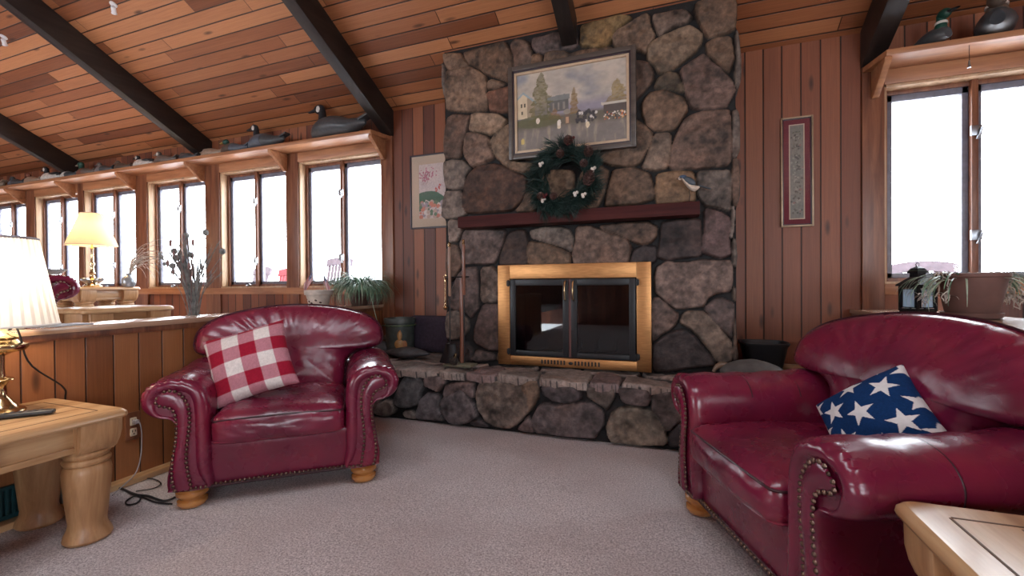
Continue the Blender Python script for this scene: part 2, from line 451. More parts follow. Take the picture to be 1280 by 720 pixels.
struct('ceiling_rear', slab(RIDGE, zr, -5.3, zr-(RIDGE+5.3)*CS), M['ceiling'])
# ---- window wall
Z0, Z1 = 1.085, 2.515
WIN = [(-10.72, -9.57), (-9.33, -8.21), (-8.08, -6.91), (-6.67, -5.55), (-5.30, -4.22), (-4.04, -2.905), (1.405, 2.52), (2.75, 3.85)]
edges = [-11.6]+[e for w in WIN for e in w]+[5.2]
gs = [box(edges[i], edges[i+1], D, D+.16, 0, 3.1) for i in range(0, len(edges), 2)]
gs += [box(a, b, D, D+.16, 0, Z0) for a, b in WIN]+[box(a, b, D, D+.16, Z1, 3.1) for a, b in WIN]
struct('wall_back', merge(*gs), M['wall'], smooth=False)
# ---- other walls, with unseen windows added behind the viewer for daylight
struct('wall_left', box(-11.75, -11.6, -5.3, 4.1, 0, 6), M['wallside'], smooth=False)
ADDED_RW = [(-3.6, -1.6)]
gs = [box(5.2, 5.35, a, b, 0, 6) for a, b in ((-5.3, -3.6), (-1.6, 4.1))]
gs += [box(5.2, 5.35, a, b, 0, .9) for a, b in ADDED_RW]+[box(5.2, 5.35, a, b, 2.7, 6) for a, b in ADDED_RW]
struct('wall_right', merge(*gs), M['wallside'], smooth=False)
ADDED_BW = [(-10, -7.6), (-7.0, -4.6), (1.2, 3.8)]
e2 = [-11.6]+[e for w in ADDED_BW for e in w]+[5.2]
gs = [box(e2[i], e2[i+1], -5.35, -5.2, 0, 4) for i in range(0, len(e2), 2)]
gs += [box(a, b, -5.35, -5.2, 0, .7) for a, b in ADDED_BW]+[box(a, b, -5.35, -5.2, 2.75, 4) for a, b in ADDED_BW]
struct('wall_front', merge(*gs), M['wall'], smooth=False)
# ---- trim on the window wall: posts, header, sill
gs = []
posts = [(-11.2, -10.72), (-9.57, -9.33), (-8.21, -8.08), (-6.91, -6.67), (-5.55, -5.30), (-4.22, -4.04), (-2.905, -2.765), (1.272, 1.405), (2.52, 2.75), (3.85, 4.1)]
for i, (a, b) in enumerate(posts):
    struct('trim_%d' % (i+1), box(a, b, D-.022, D+.001, .43 if a > -3 else UP, 2.66), M['trim'], bevel=.004)
struct('trim_11', box(-10.72, -2.905, D-.02, D+.002, Z1, 2.62), M['trimx'], bevel=.003)
struct('trim_12', box(1.405, 4.1, D-.02, D+.002, Z1, 2.62), M['trimx'], bevel=.003)
struct('trim_13', box(-10.72, -2.905, D-.024, D+.002, Z0-.075, Z0), M['trimx'], bevel=.003)
struct('trim_14', box(1.405, 4.1, D-.024, D+.002, Z0-.075, Z0), M['trimx'], bevel=.003)
struct('trim_15', box(.44, 1.22, D-.02, D+.002, .43, .475), M['pine'], bevel=.004)
# ---- windows
def window(i, a, b):
    r = bpy.data.objects.new('window_%d' % i, make_mesh('window_%d' % i, merge(
        box(a, a+.018, D-.006, D+.15, Z0, Z1), box(b-.018, b, D-.006, D+.15, Z0, Z1),
        box(a, b, D-.006, D+.15, Z1-.018, Z1), box(a, b, D-.012, D+.15, Z0, Z0+.018)), M['jamb'], bevel=.002))
    COL.objects.link(r); r['kind'] = 'structure'
    mid = (a+b)/2-.02; y0, y1 = D+.085, D+.125; z0, z1 = Z0+.018, Z1-.018
    obj('frame', merge(box(a+.018, a+.05, y0-.012, y1, z0, z1), box(b-.05, b-.018, y0-.012, y1, z0, z1), box(mid-.018, mid+.018, y0-.03, y1, z0, z1),
                       box(a+.05, b-.05, y0, y1, z0, z0+.025), box(a+.05, b-.05, y0, y1, z1-.03, z1)), M['trim'], r, bevel=.002)
    for s0, s1 in ((a+.05, mid-.018), (mid+.018, b-.05)):
        f = .036
        sh = obj('sash', merge(box(s0, s0+f, y0+.01, y1+.006, z0+.025, z1-.03), box(s1-f, s1, y0+.01, y1+.006, z0+.025, z1-.03),
                               box(s0, s1, y0+.01, y1+.006, z0+.025, z0+.025+f), box(s0, s1, y0+.01, y1+.006, z1-.03-f*1.3, z1-.03)), M['sash'], r, bevel=.003)
        obj('pane', box(s0+f*.8, s1-f*.8, y0+.026, y0+.030, z0+.05, z1-.06), M['pane'], sh, smooth=False)
    for zz in (1.42, 2.14):
        obj('latch', merge(box(mid-.03, mid+.03, y0-.046, y0-.03, zz-.035, zz+.035), xf(box(-.007, .007, -.02, 0, -.06, .02), (mid+.018, y0-.046, zz), (.25, .2, 0))), M['chrome'], r, bevel=.003)
    obj('crank', merge(xf(lathe([(.02, 0), (.018, .014), (.009, .02)], 12), (a+.36, D+.06, Z0+.018)), tube([(a+.36, D+.06, Z0+.036), (a+.40, D+.05, Z0+.045), (a+.45, D+.04, Z0+.034)], .006, 8)), M['chrome'], r)
for i, (a, b) in enumerate(WIN): window(i+1, a, b)
# panes and frames of the added openings behind the viewer
def added_window(i, g0, axis, a, b, z0, z1):
    def bb(u0, u1, t0, t1, za, zb):
        return box(u0, u1, g0+t0, g0+t1, za, zb) if axis == 'x' else box(g0+t0, g0+t1, u0, u1, za, zb)
    mid = (a+b)/2
    r = struct('window_%d' % i, merge(bb(a, a+.06, .03, .12, z0, z1), bb(b-.06, b, .03, .12, z0, z1), bb(mid-.04, mid+.04, .03, .12, z0, z1), bb(a, b, .03, .12, z0, z0+.06), bb(a, b, .03, .12, z1-.06, z1)), M['trim'])
    obj('pane', merge(bb(a+.05, mid-.03, .07, .075, z0+.05, z1-.05), bb(mid+.03, b-.05, .07, .075, z0+.05, z1-.05)), M['pane'], r, smooth=False)
k = len(WIN)+1
for a, b in ADDED_BW: added_window(k, -5.35, 'x', a, b, .7, 2.75); k += 1
for a, b in ADDED_RW: added_window(k, 5.2, 'y', a, b, .9, 2.7); k += 1
# ---- rafters
RAFT = [(-8.19, .115), (-5.50, .115), (-2.815, .115), (-.78, .12), (1.33, .125)]
for i, (x, w) in enumerate(RAFT):
    ye = FY-.035 if i == 3 else D
    # bottom face parallel to the slope, end cut plumb where it meets the wall
    pts = [(ye, ceil_z(ye)-(.19 if i == 3 else .265)), (RIDGE, zr-.265), (RIDGE, zr+.02), (ye, ceil_z(ye)+.01)]
    o = solo('ceiling_beam', prism(pts, x-w/2, x+w/2, 'x'), M['beam'],
             ['dark stained ceiling beam at the far left end of the lodge', 'dark stained ceiling beam meeting the wall behind the row of small duck decoys',
              'dark stained ceiling beam ending just left of the stone chimney above the tall goose', 'dark stained ceiling beam running down onto the stone chimney above the painting',
              'dark stained ceiling beam ending above the right-hand window shelf'][i], 'ceiling beam', (x, ye, ceil_z(ye)), 'sloping ceiling beams', bevel=.006)
    o['kind'] = 'thing'
# ---- long shelf over the windows
def shelf(x0, x1, brackets, label, angled, cut):
    t = thing('window_shelf', label, 'shelf', ((x0+x1)/2, D, 2.615), 0, 'shelves above the windows')
    if angled > 0: pl = [(x0, 3.685), (x1, 3.685), (x1+cut, D-.02), (x0, D-.02)]
    else: pl = [(x0, 3.685), (x1, 3.685), (x1, D-.02), (x0-cut, D-.02)]
    obj('board', prism(pl, 2.617, 2.657, 'z'), M['trimx'], t, world=True, bevel=.004)
    for bx in brackets:
        g = prism([(3.70, 2.617), (D-.022, 2.617), (D-.022, 2.42), (D-.05, 2.42), (3.70, 2.59)], bx-.02, bx+.02, 'x')
        obj('bracket', g, M['trimx'], t, world=True, bevel=.003)
shelf(-10.9, -2.845, [-10.9, -9.58, -8.27, -6.9, -5.57, -4.21, -2.865], 'long wooden shelf over the left row of windows carrying decoy ducks and geese', 1, .06)
shelf(1.33, 4.0, [1.345, 2.63, 3.95], 'wooden shelf over the right window with two decoys on it', -1, .055)
# ---- half walls of the sunken seating area
def half(name, xi, xo, y0, y1, label_cap, lo):
    r = struct(name, box(min(xi, xo), max(xi, xo), y0, y1, 0, .872), M['halfwall'], smooth=False)
    s = 1 if xo > xi else -1
    obj('cap', box(min(xi-s*.025, xo+s*lo), max(xi-s*.025, xo+s*lo), y0, y1, .872, .905), M['cap'], r, bevel=.006)
    obj('molding', box(min(xi-s*.012, xi), max(xi-s*.012, xi), y0, y1, .84, .872), M['trim'], r, bevel=.003)
half('wall_partition_left', -2.91, -3.09, -3.0, D-.025, '', .05)
half('wall_partition_right', 1.215, 1.40, -3.0, D-.025, '', .30)
struct('baseboard_left', box(-2.91, -2.84, -3.0, 3.05, .004, .035), M['pine'], bevel=.004)
# ---- outdoors: a deck under the windows, whitened to bounce daylight indoors
M['deck'] = simple('white bounce deck', (.84, .84, .85), .8, noise=.15)
struct('ground', box(-16, 12, D+.17, 22, .1, .2), M['deck'], smooth=False)
# ================================================================== FIREPLACE
S = 5.76
TILE = dict(T1=(545, 0), T2=(735, 0), T3=(545, 120), T4=(735, 120), T5=(545, 240), T6=(735, 240), T7=(545, 355), T8=(735, 355), H1=(470, 440), H2=(660, 440))
def tr(t, pts, Y):
    ox, oy = TILE[t]; out = []
    for x, y in pts:
        p = on_y(ox+x/S, oy+y/S, Y); out.append((p[0], p[2]))
    return out
B1, B2, B3, TAN, YEL, PUR, DRK, GRY = (.145, .095, .066), (.175, .118, .084), (.115, .078, .062), (.215, .155, .112), (.22, .15, .07), (.120, .088, .085), (.050, .038, .040), (.160, .132, .118)
FACE = [
('T1', B1, [(35,380),(110,372),(175,378),(195,420),(232,462),(180,485),(90,502),(60,470),(45,430)]),
('T1', B1, [(190,370),(300,340),(420,305),(490,292),(520,345),(540,400),(548,500),(515,585),(440,555),(360,530),(300,490),(240,455),(205,415)]),
('T1', B3, [(528,310),(570,275),(630,280),(660,300),(685,370),(690,400),(665,480),(640,530),(560,530),(552,400)]),
('T1', PUR, [(690,270),(780,240),(870,215),(1000,190),(1020,300),(990,335),(910,345),(850,360),(770,372),(720,368),(685,330)]),
('T1', B2, [(695,385),(730,378),(755,385),(760,420),(750,510),(670,520),(668,480)]),
('T1', B1, [(785,385),(830,365),(920,360),(960,385),(1060,350),(1150,340),(1200,370),(1200,440),(780,520),(775,440)]),
('T1', B2, [(70,510),(160,495),(235,475),(300,500),(350,545),(362,580),(350,640),(358,720),(365,760),(350,795),(200,795),(65,785),(60,700),(65,600)]),
('T1', B1, [(370,580),(400,560),(505,595),(430,625),(362,640)]),
('T1', (.16,.085,.06), [(360,655),(440,635),(520,610),(560,620),(560,800),(440,800),(380,795),(375,740),(362,700)]),
('T2', YEL, [(-60,180),(40,150),(150,120),(240,100),(320,110),(230,180),(185,230),(160,300),(120,325),(60,330),(-60,325)]),
('T2', B2, [(180,250),(215,205),(300,150),(415,85),(440,95),(445,170),(485,250),(430,330),(415,375),(350,350),(210,370),(175,300)]),
('T2', (.155,.115,.095), [(465,90),(560,70),(700,55),(755,110),(740,140),(600,195),(520,245),(495,225),(470,160)]),
('T2', B1, [(770,60),(780,10),(860,-20),(1070,-20),(1075,60),(1065,190),(1000,230),(880,260),(845,235),(800,150),(775,90)]),
('T2', B1, [(850,300),(900,270),(1030,250),(1040,330),(1055,420),(1020,510),(990,500),(920,430),(860,380)]),
('T2', (.165,.12,.085), [(425,380),(430,330),(480,280),(600,225),(730,172),(790,200),(825,230),(820,300),(770,370),(680,440),(610,490),(510,525),(470,460),(425,415)]),
('T2', B3, [(350,420),(430,435),(475,510),(465,570),(400,650),(340,720),(300,600),(310,450)]),
('T2', (.11,.085,.06), [(470,625),(500,560),(580,505),(640,510),(680,590),(700,655),(600,640)]),
('T2', (.12,.08,.068), [(660,490),(760,420),(830,375),(880,420),(940,470),(1000,520),(1050,580),(1065,640),(1025,715),(1000,768),(770,782),(735,755),(700,650),(690,590)]),
('T4', B1, [(400,20),(440,-30),(520,-50),(600,-40),(690,0),(720,70),(710,110),(650,200),(610,240),(480,240),(420,200),(390,130),(385,60)]),
('T4', (.165,.125,.1), [(485,260),(590,260),(600,300),(590,420),(575,510),(490,535),(380,515),(430,410),(470,290)]),
('T4', (.135,.09,.072), [(740,130),(840,100),(1015,88),(1030,150),(1040,320),(1035,460),(1000,495),(780,515),(585,525),(600,370),(640,260),(690,170)]),
('T4', B2, [(330,150),(420,210),(468,265),(440,350),(380,470),(320,500),(180,500),(90,470),(70,420),(200,380),(320,300)]),
('T4', B1, [(180,525),(330,508),(380,530),(440,550),(465,620),(475,690),(470,740),(400,765),(280,780),(120,790),(130,720),(150,620)]),
('T4', (.18,.115,.07), [(490,560),(600,540),(740,530),(765,560),(770,640),(770,740),(765,755),(600,770),(490,775),(480,680)]),
('T4', GRY, [(790,540),(900,530),(1020,525),(1035,600),(1030,700),(1030,830),(950,805),(850,790),(800,720),(775,640)]),
('T6', (.125,.082,.082), [(850,115),(960,140),(1020,180),(1035,230),(1015,320),(1030,400),(1035,450),(960,475),(910,460),(820,430),(830,330),(845,250),(840,150)]),
('T6', (.06,.042,.042), [(530,220),(650,200),(810,190),(820,300),(815,400),(815,460),(680,475),(560,490),(495,465),(510,380),(525,290)]),
('T6', (.16,.115,.102), [(500,540),(560,500),(700,510),(820,490),(920,490),(1035,490),(1045,560),(1040,682),(1020,717),(930,732),(870,762),(830,827),(740,832),(640,847),(590,812),(520,752),(480,722),(480,600)]),
('T8', PUR, [(850,165),(900,120),(950,100),(1050,140),(1055,200),(1045,300),(1040,400),(960,320),(880,240),(845,190)]),
('T8', (.185,.14,.115), [(660,280),(690,210),(740,195),(830,195),(870,230),(940,310),(1030,410),(1045,480),(1040,560),(960,580),(920,545),(850,450),(800,390),(740,320)]),
('T8', (.165,.125,.118), [(475,100),(510,100),(580,160),(655,225),(630,290),(590,330),(520,370),(460,420),(440,300),(440,150)]),
('T8', DRK, [(465,440),(560,370),(640,335),(720,335),(780,390),(850,480),(920,560),(910,590),(720,610),(570,635),(465,630)]),
('T6', B3, [(80,245),(150,235),(300,220),(440,220),(500,250),(490,320),(440,370),(390,380),(300,345),(200,300),(110,270)]),
('T6', DRK, [(310,480),(330,420),(400,385),(490,395),(485,510),(300,510)]),
('T6', (.135,.092,.075), [(-90,250),(0,240),(100,275),(200,310),(290,350),(310,410),(295,450),(285,515),(0,520),(-110,520),(-120,440),(-95,340)]),
('T5', GRY, [(665,280),(760,250),(900,250),(960,270),(985,340),(970,430),(890,390),(800,365),(680,330)]),
('T5', B1, [(660,350),(780,370),(880,400),(965,445),(960,525),(800,530),(665,530),(655,430)]),
('T5', (.052,.033,.028), [(520,290),(600,270),(645,280),(655,350),(650,430),(660,530),(540,530),(450,525),(450,470),(480,380)]),
('T5', (.125,.092,.086), [(160,380),(190,290),(215,268),(400,268),(500,275),(470,380),(430,470),(415,510),(330,520),(250,515),(190,515),(180,450)]),
('T5', GRY, [(85,200),(160,200),(190,262),(140,355),(90,365),(80,300)]),
('T5', B3, [(60,420),(95,375),(140,380),(165,450),(180,520),(140,590),(95,650),(60,560)]),
('T5', PUR, [(150,600),(195,545),(290,540),(290,700),(300,830),(245,910),(200,860),(130,850),(80,830),(80,760),(110,680)]),
('T5', (.15,.115,.1), [(320,545),(400,535),(440,570),(470,600),(475,790),(330,800),(310,760),(315,650)]),
('T7', (.10,.07,.068), [(330,150),(475,145),(485,300),(485,420),(440,480),(380,480),(290,440),(260,400),(270,310),(300,230)]),
('T7', GRY, [(70,200),(150,195),(220,260),(230,330),(190,380),(130,400),(70,395),(55,300)]),
('T7', DRK, [(90,420),(200,420),(250,480),(260,560),(60,560),(50,480)]),
('T7', PUR, [(280,480),(340,490),(410,515),(415,550),(280,560),(250,540)]),
('T7', B1, [(440,500),(490,470),(490,550),(430,555)]),
('T3', (.15,.1,.08), [(70,150),(110,125),(185,125),(235,130),(215,220),(185,330),(170,440),(110,445),(50,440),(45,250)]),
('T3', TAN, [(250,120),(430,120),(515,170),(450,230),(380,275),(330,255),(230,240),(240,180)]),
('T3', (.16,.108,.085), [(215,260),(300,260),(375,295),(390,380),(415,440),(340,480),(250,510),(210,450),(190,400),(200,310)]),
('T3', (.185,.135,.098), [(390,295),(440,240),(520,190),(560,200),(560,470),(700,480),(640,550),(540,530),(480,490),(420,430),(385,340)]),
('T3', GRY, [(40,470),(110,455),(190,460),(245,520),(205,570),(190,660),(120,668),(60,660),(45,580)]),
('T3', (.085,.045,.032), [(200,620),(230,560),(300,500),(400,480),(480,500),(550,545),(640,570),(640,690),(600,760),(540,820),(380,835),(210,845),(180,780),(190,690)]),
('T3', GRY, [(60,680),(180,680),(185,790),(215,840),(160,870),(90,880),(30,870),(40,760)]),
('T4', B2, [(0,470),(90,500),(150,540),(110,700),(60,800),(-60,810),(-100,700),(-60,560)]),
('T5', B2, [(640,20),(700,-60),(740,60),(700,140),(560,140),(620,70)]),
('T3', TAN, [(700,560),(880,520),(990,540),(990,700),(900,800),(720,790),(660,680)]),
('T3', B1, [(575,-130),(1090,-220),(1090,100),(850,120),(575,100)]),
('T3', B2, [(575,115),(840,135),(840,440),(575,450)]),
('T3', B3, [(860,135),(1090,115),(1330,380),(1100,470),(870,440)]),
('T2', B1, [(100,345),(165,325),(200,370),(120,400),(-40,420),(-40,345)]),
('T2', GRY, [(1078,190),(1095,300),(1105,480),(1090,640),(1070,600),(1062,520),(1075,420),(1065,260)]),
('T4', GRY, [(1045,100),(1085,90),(1100,230),(1090,400),(1050,440),(1045,300)]),
('T4', B3, [(1045,450),(1085,440),(1098,600),(1095,720),(1070,790),(1045,760),(1040,600)]),
('T6', GRY, [(1045,90),(1062,150),(1055,250),(1035,330),(1028,300),(1040,200)]),
('T6', GRY, [(1048,330),(1070,340),(1072,540),(1050,520),(1045,400)]),
('T8', GRY, [(1050,20),(1072,50),(1065,130),(1045,100)]),
('T8', B3, [(1058,230),(1075,400),(1082,570),(1055,580),(1050,480),(1050,330)]),
('T1', GRY, [(38,430),(58,520),(60,700),(48,690),(35,560)]),
]
def stonework(polys, X, Z, relief=.05, mort=(.007, .006, .007), jit=.012, octv=3, blend=.006, fine=1.9, seed=0, edge=.015):
    """relief height and colour over a grid for a set of stone outlines"""
    Hh = np.full(X.shape, -.004); C = np.zeros(X.shape+(3,)); C[:] = mort; Dm = np.full(X.shape, -1.)
    rough = fbm(X*9, Z*9, seed, 5)-.5
    C *= (1+.6*(fbm(X*20, Z*20, seed+3)[..., None]-.5))
    for i, (c, p) in enumerate(polys):
        p = smooth_poly(p, 2 if len(p) < 6 else 1); a = np.array(p); lo, hi = a.min(0)-.03, a.max(0)+.03
        mk = (X >= lo[0]) & (X <= hi[0]) & (Z >= lo[1]) & (Z <= hi[1])
        if not mk.any(): continue
        x, z = X[mk], Z[mk]
        d = sdf(p, x, z)+jit*(fbm(x*14, z*14, seed+i*3, octv)-.45)+.0065
        r = np.random.RandomState(seed*100+i)
        cx, cz = a.mean(0); tx, tz = r.uniform(-.045, .045, 2)
        k = np.clip(d/edge, 0, 1); prof = 1-(1-k)**2.4
        facet = .02*(vnoise(x*6+i*9, z*6, seed+1)-.5)
        blk = .010*np.abs(fbm(x*7+i*5, z*9, seed+21, 3)-.47)*4
        h = np.where(d > 0, (relief*(.8+.4*r.rand()))*prof-blk*prof+(tx*(x-cx)+tz*(z-cz)+facet)*prof+rough[mk]*.022*prof, -.004)
        var = (1+.34*(r.rand()-.5))*(1+1.5*(fbm(x*7+i*7, z*7, seed+5, 5)-.47)+fine*(fbm(x*28, z*28, seed+8, 4)-.45))
        rim = np.clip(1-d/.018, 0, 1)*.35  # lighter edge highlight painted into each stone's colour
        col = np.array(c)[None]*(var+rim)[:, None]
        rust = np.clip((fbm(x*4+i*3, z*4+5, seed+11, 3)-.5)*4, 0, 1)[:, None]
        col = col*(1-rust*.35)+col*np.array([1.35, 1.0, .75])*rust*.35
        cur = d > Dm[mk]
        up = cur & (d > .001)
        HH = Hh[mk]; HH[up] = h[up]; Hh[mk] = HH
        CC = C[mk]; t = np.clip(d/blend, 0, 1)[:, None]; CC = np.where(up[:, None], CC*(1-t)+col*t, CC); C[mk] = CC
        DD = Dm[mk]; DD[cur] = d[cur]; Dm[mk] = DD
    C = C*np.array([.80, .74, .68]) if seed == 1 else C*np.array([.82, .80, .79])
    return Hh, np.clip(C, .004, .9), Dm
def trim_grid(P, keep, back):
    """drops faces of a height field that are not kept and gives the rim a return edge reaching 'back'"""
    n, m_ = P.shape[:2]; kf = keep[:-1, :-1] & keep[1:, :-1] & keep[:-1, 1:] & keep[1:, 1:]
    idx = np.arange(n*m_).reshape(n, m_); q = np.stack([idx[:-1, :-1], idx[1:, :-1], idx[1:, 1:], idx[:-1, 1:]], -1)[kf]
    V = P.reshape(-1, 3); F = [tuple(t) for t in q]
    ed = {}
    for f in F:
        for k in range(4):
            a, b = f[k], f[(k+1) % 4]
            if (b, a) in ed: del ed[(b, a)]
            else: ed[(a, b)] = 1
    nx = {a: b for a, b in ed}; pv = {b: a for a, b in ed}; V = V.copy()
    for _ in range(10):
        W = {a: (V[pv[a]]+2*V[a]+V[nx[a]])/4 for a in nx if a in pv}
        for a, w_ in W.items(): V[a] = w_
    used = np.unique(q); extra = {}; VV = [V]; cnt = len(V); add = []
    for (a, b) in ed:
        for w in (a, b):
            if w not in extra: extra[w] = cnt; add.append(back(V[w])); cnt += 1
        F.append((b, a, extra[a], extra[b]))
    src = list(extra.keys())
    if add: VV.append(np.array(add))
    V2 = np.concatenate(VV); used = np.unique(np.array([i for f in F for i in f])); mp = -np.ones(len(V2), int); mp[used] = np.arange(len(used))
    orig = np.concatenate([np.arange(n*m_), np.array(src, int)])
    return (V2[used], [tuple(mp[i] for i in f) for f in F]), orig[used]

fp = thing('fireplace', 'tall brown fieldstone fireplace chimney with brass framed glass doors', 'fireplace', (-.75, FY, 0))
polys = [(c, tr(t, p, FY-.04)) for t, c, p in FACE]
gx = np.arange(-1.985, .475, .0086); gz = np.arange(.40, 3.18, .0086)
X, Z = np.meshgrid(gx, gz, indexing='ij')
Hh, Cc, Dm = stonework(polys, X, Z, .042, seed=1)
core = (X > -1.915) & (X < .400)
hole = (X > -1.31) & (X < -.25) & (Z > .52) & (Z < 1.19)
keep = (core | (Dm > -.001)) & ~hole & (Z < 3.165)
P = np.stack([X, FY-Hh, Z], -1)
g, src = trim_grid(P, keep, lambda v: (v[0], FY+.16, v[2]))
obj('chimney_breast', g, M['stone'], fp, world=True, colors=Cc.reshape(-1, 3)[src], auto=0)
# body of the chimney behind its face, with the fire opening
gs = [box(-1.90, -1.32, FY+.02, D-.001, .40, 3.05), box(-.24, .385, FY+.02, D-.001, .40, 3.05), box(-1.32, -.24, FY+.02, D-.001, 1.2, 3.05)]
obj('chimney_core', merge(*gs), M['firebox'], fp, world=True, smooth=False)
obj('firebox', merge(box(-1.33, -1.31, FY-.01, D-.01, .44, 1.22), box(-.25, -.23, FY-.01, D-.01, .44, 1.22), box(-1.33, -.23, FY-.01, D-.01, 1.19, 1.21), box(-1.33, -.23, D-.06, D-.04, .44, 1.22), box(-1.33, -.23, FY-.01, D-.01, .44, .47)), M['firebox'], fp, world=True, smooth=False)
# grate with logs seen dimly through the glass
lg = []
for k in range(5): lg.append(tube([(-1.08+k*.15, FY+.10, .54), (-1.08+k*.15, FY+.34, .54), (-1.08+k*.15, FY+.36, .62)], .011, 8))
obj('grate', merge(*lg, tube([(-1.1, FY+.12, .525), (-.46, FY+.12, .525)], .012, 8), tube([(-1.1, FY+.3, .525), (-.46, FY+.3, .525)], .012, 8)), M['black'], fp, world=True)
# hearth: stone riser
HY = 3.10
HEARTH = [
('H1', GRY, [(0,380),(60,350),(105,360),(130,430),(70,470),(0,460),(-40,420)]),
('H1', (.075,.072,.075), [(125,340),(165,230),(215,150),(265,170),(310,200),(340,250),(310,300),(290,380),(200,410),(150,400),(120,370)]),
('H1', PUR, [(335,200),(380,180),(480,185),(490,230),(460,260),(440,290),(390,270),(340,250)]),
('H1', (.105,.09,.095), [(275,440),(310,340),(360,300),(430,310),(445,360),(440,420),(480,500),(420,500),(280,490)]),
('H1', PUR, [(470,310),(490,240),(690,215),(700,340),(660,330),(600,262),(540,300),(480,325)]),
('H1', (.11,.092,.095), [(450,360),(480,330),(560,300),(600,265),(650,320),(700,400),(725,470),(640,520),(560,530),(510,510),(470,440)]),
('H1', (.165,.13,.11), [(725,240),(780,215),(1000,215),(1100,280),(1150,330),(1100,430),(1000,530),(950,560),(850,550),(780,510),(720,420),(705,330)]),
('H1', GRY, [(180,440),(240,430),(265,450),(265,490),(200,480)]),
('H1', DRK, [(660,520),(720,490),(780,520),(800,550),(700,545)]),
('H1', PUR, [(1010,560),(1085,470),(1110,500),(1140,590),(1060,580)]),
('H2', (.105,.082,.082), [(25,480),(70,390),(130,370),(200,390),(400,370),(480,390),(540,450),(545,530),(500,600),(480,630),(300,615),(150,600),(60,590),(25,540)]),
('H2', (.10,.082,.086), [(90,260),(150,240),(320,250),(380,310),(370,350),(260,375),(170,360),(100,310)]),
('H2', (.135,.105,.09), [(415,260),(500,250),(620,260),(620,340),(560,430),(530,400),(420,340)]),
('H2', PUR, [(645,270),(760,258),(870,280),(885,340),(860,400),(720,385),(670,350)]),
('H2', (.19,.16,.13), [(560,545),(590,460),(650,410),(780,405),(880,430),(940,490),(990,590),(1000,680),(800,680),(600,655),(570,610)]),
('H2', (.12,.095,.09), [(890,400),(900,310),(1050,290),(1150,300),(1150,460),(1000,590),(940,490),(890,430)]),
('H2', DRK, [(1015,610),(1110,510),(1200,500),(1220,690),(1020,690)]),
('H2', B1, [(0,200),(60,210),(70,330),(30,400),(0,440),(-60,350),(-80,260)]),
]
polys = [(c, tr(t, p, HY-.03)) for t, c, p in HEARTH]
for x0 in np.arange(-2.9, -2.36, .2): polys.append((GRY if rnd.random() < .5 else PUR, [(x0, .02), (x0+.17, .03), (x0+.18, .34), (x0+.02, .33)]))
for x0 in np.arange(.16, 1.2, .26):
    h0 = .12+.1*rnd.random(); polys.append((PUR, [(x0, .01), (x0+.24, .02), (x0+.23, h0), (x0+.01, h0+.02)])); polys.append((B1, [(x0, h0+.03), (x0+.24, h0+.02), (x0+.23, .36), (x0+.01, .36)]))
gx = np.arange(-2.905, 1.21, .0092); gz = np.arange(-.01, .405, .0092)
X, Z = np.meshgrid(gx, gz, indexing='ij')
Hh, Cc, Dm = stonework(polys, X, Z, .05, seed=2)
P = np.stack([X, HY+.02-Hh, Z], -1)
g, src = trim_grid(P, X > -99, lambda v: (v[0], HY+.10, v[2]))
hs_ = thing('stone_hearth', 'raised fieldstone hearth with flagstone top along the window wall', 'hearth', (-.85, HY, 0))
obj('riser', g, M['stone'], hs_, world=True, colors=Cc.reshape(-1, 3)[src], auto=0)
# flagstones on the hearth
jx = [-2.91, -2.62]+[on_z(x, 474, .43)[0] for x in (517, 560, 607, 668, 737, 778, 842)]+[.38, .75, 1.21]
sl_ = []
for i in range(len(jx)-1):
    a, b = jx[i]+.008, jx[i+1]-.008; yb = 3.30+.1*rnd.random(); w = b-a
    fr = 3.05+.025*rnd.random()
    sl_.append((GRY if i % 3 else PUR, [(a, fr+.02), (a+w*.3, fr), (a+w*.7, fr+.01), (b, fr+.025), (b-.01, yb-.02), (a+w*.5, yb+.03), (a+.01, yb)]))
jb = [-2.91, -2.4, -1.95, -1.5, -1.05, -.7, -.25, .2, .6, .95, 1.21]
for i in range(len(jb)-1):
    a, b = jb[i]+.008, jb[i+1]-.008
    sl_.append((GRY, [(a, 3.43), ((a+b)/2, 3.40), (b, 3.43), (b, 3.93), (a, 3.93)]))
gx = np.arange(-2.91, 1.215, .0064); gy = np.arange(3.03, 3.932, .0064)
X, Y2 = np.meshgrid(gx, gy, indexing='ij')
Hh, Cc, Dm = stonework(sl_, X, Y2, .03, seed=3, mort=(.05, .045, .045), edge=.012, jit=.008, octv=1, blend=.00001, fine=.5)
Yf = np.where((Dm > 0) & (Dm < .010) & (Y2 < 3.12), Y2-Dm, Y2); P = np.stack([X, Yf, .402+Hh], -1)
g, src = trim_grid(P, (Y2 > 3.09) | (Dm > 0), lambda v: (v[0], v[1]+.012, v[2]-.052))
obj('flagstone_top', g, M['stone'], hs_, world=True, colors=np.clip(Cc*1.7, 0, 1).reshape(-1, 3)[src], auto=0)
# mantel shelf
mt_ = thing('mantel_shelf', 'dark mahogany mantel shelf across the stone fireplace', 'mantel', (-.77, FY-.045, 1.572))
obj('board', box(-1.69, .154, 3.30, FY-.04, 1.572, 1.662), M['mantel'], mt_, world=True, bevel=.004)
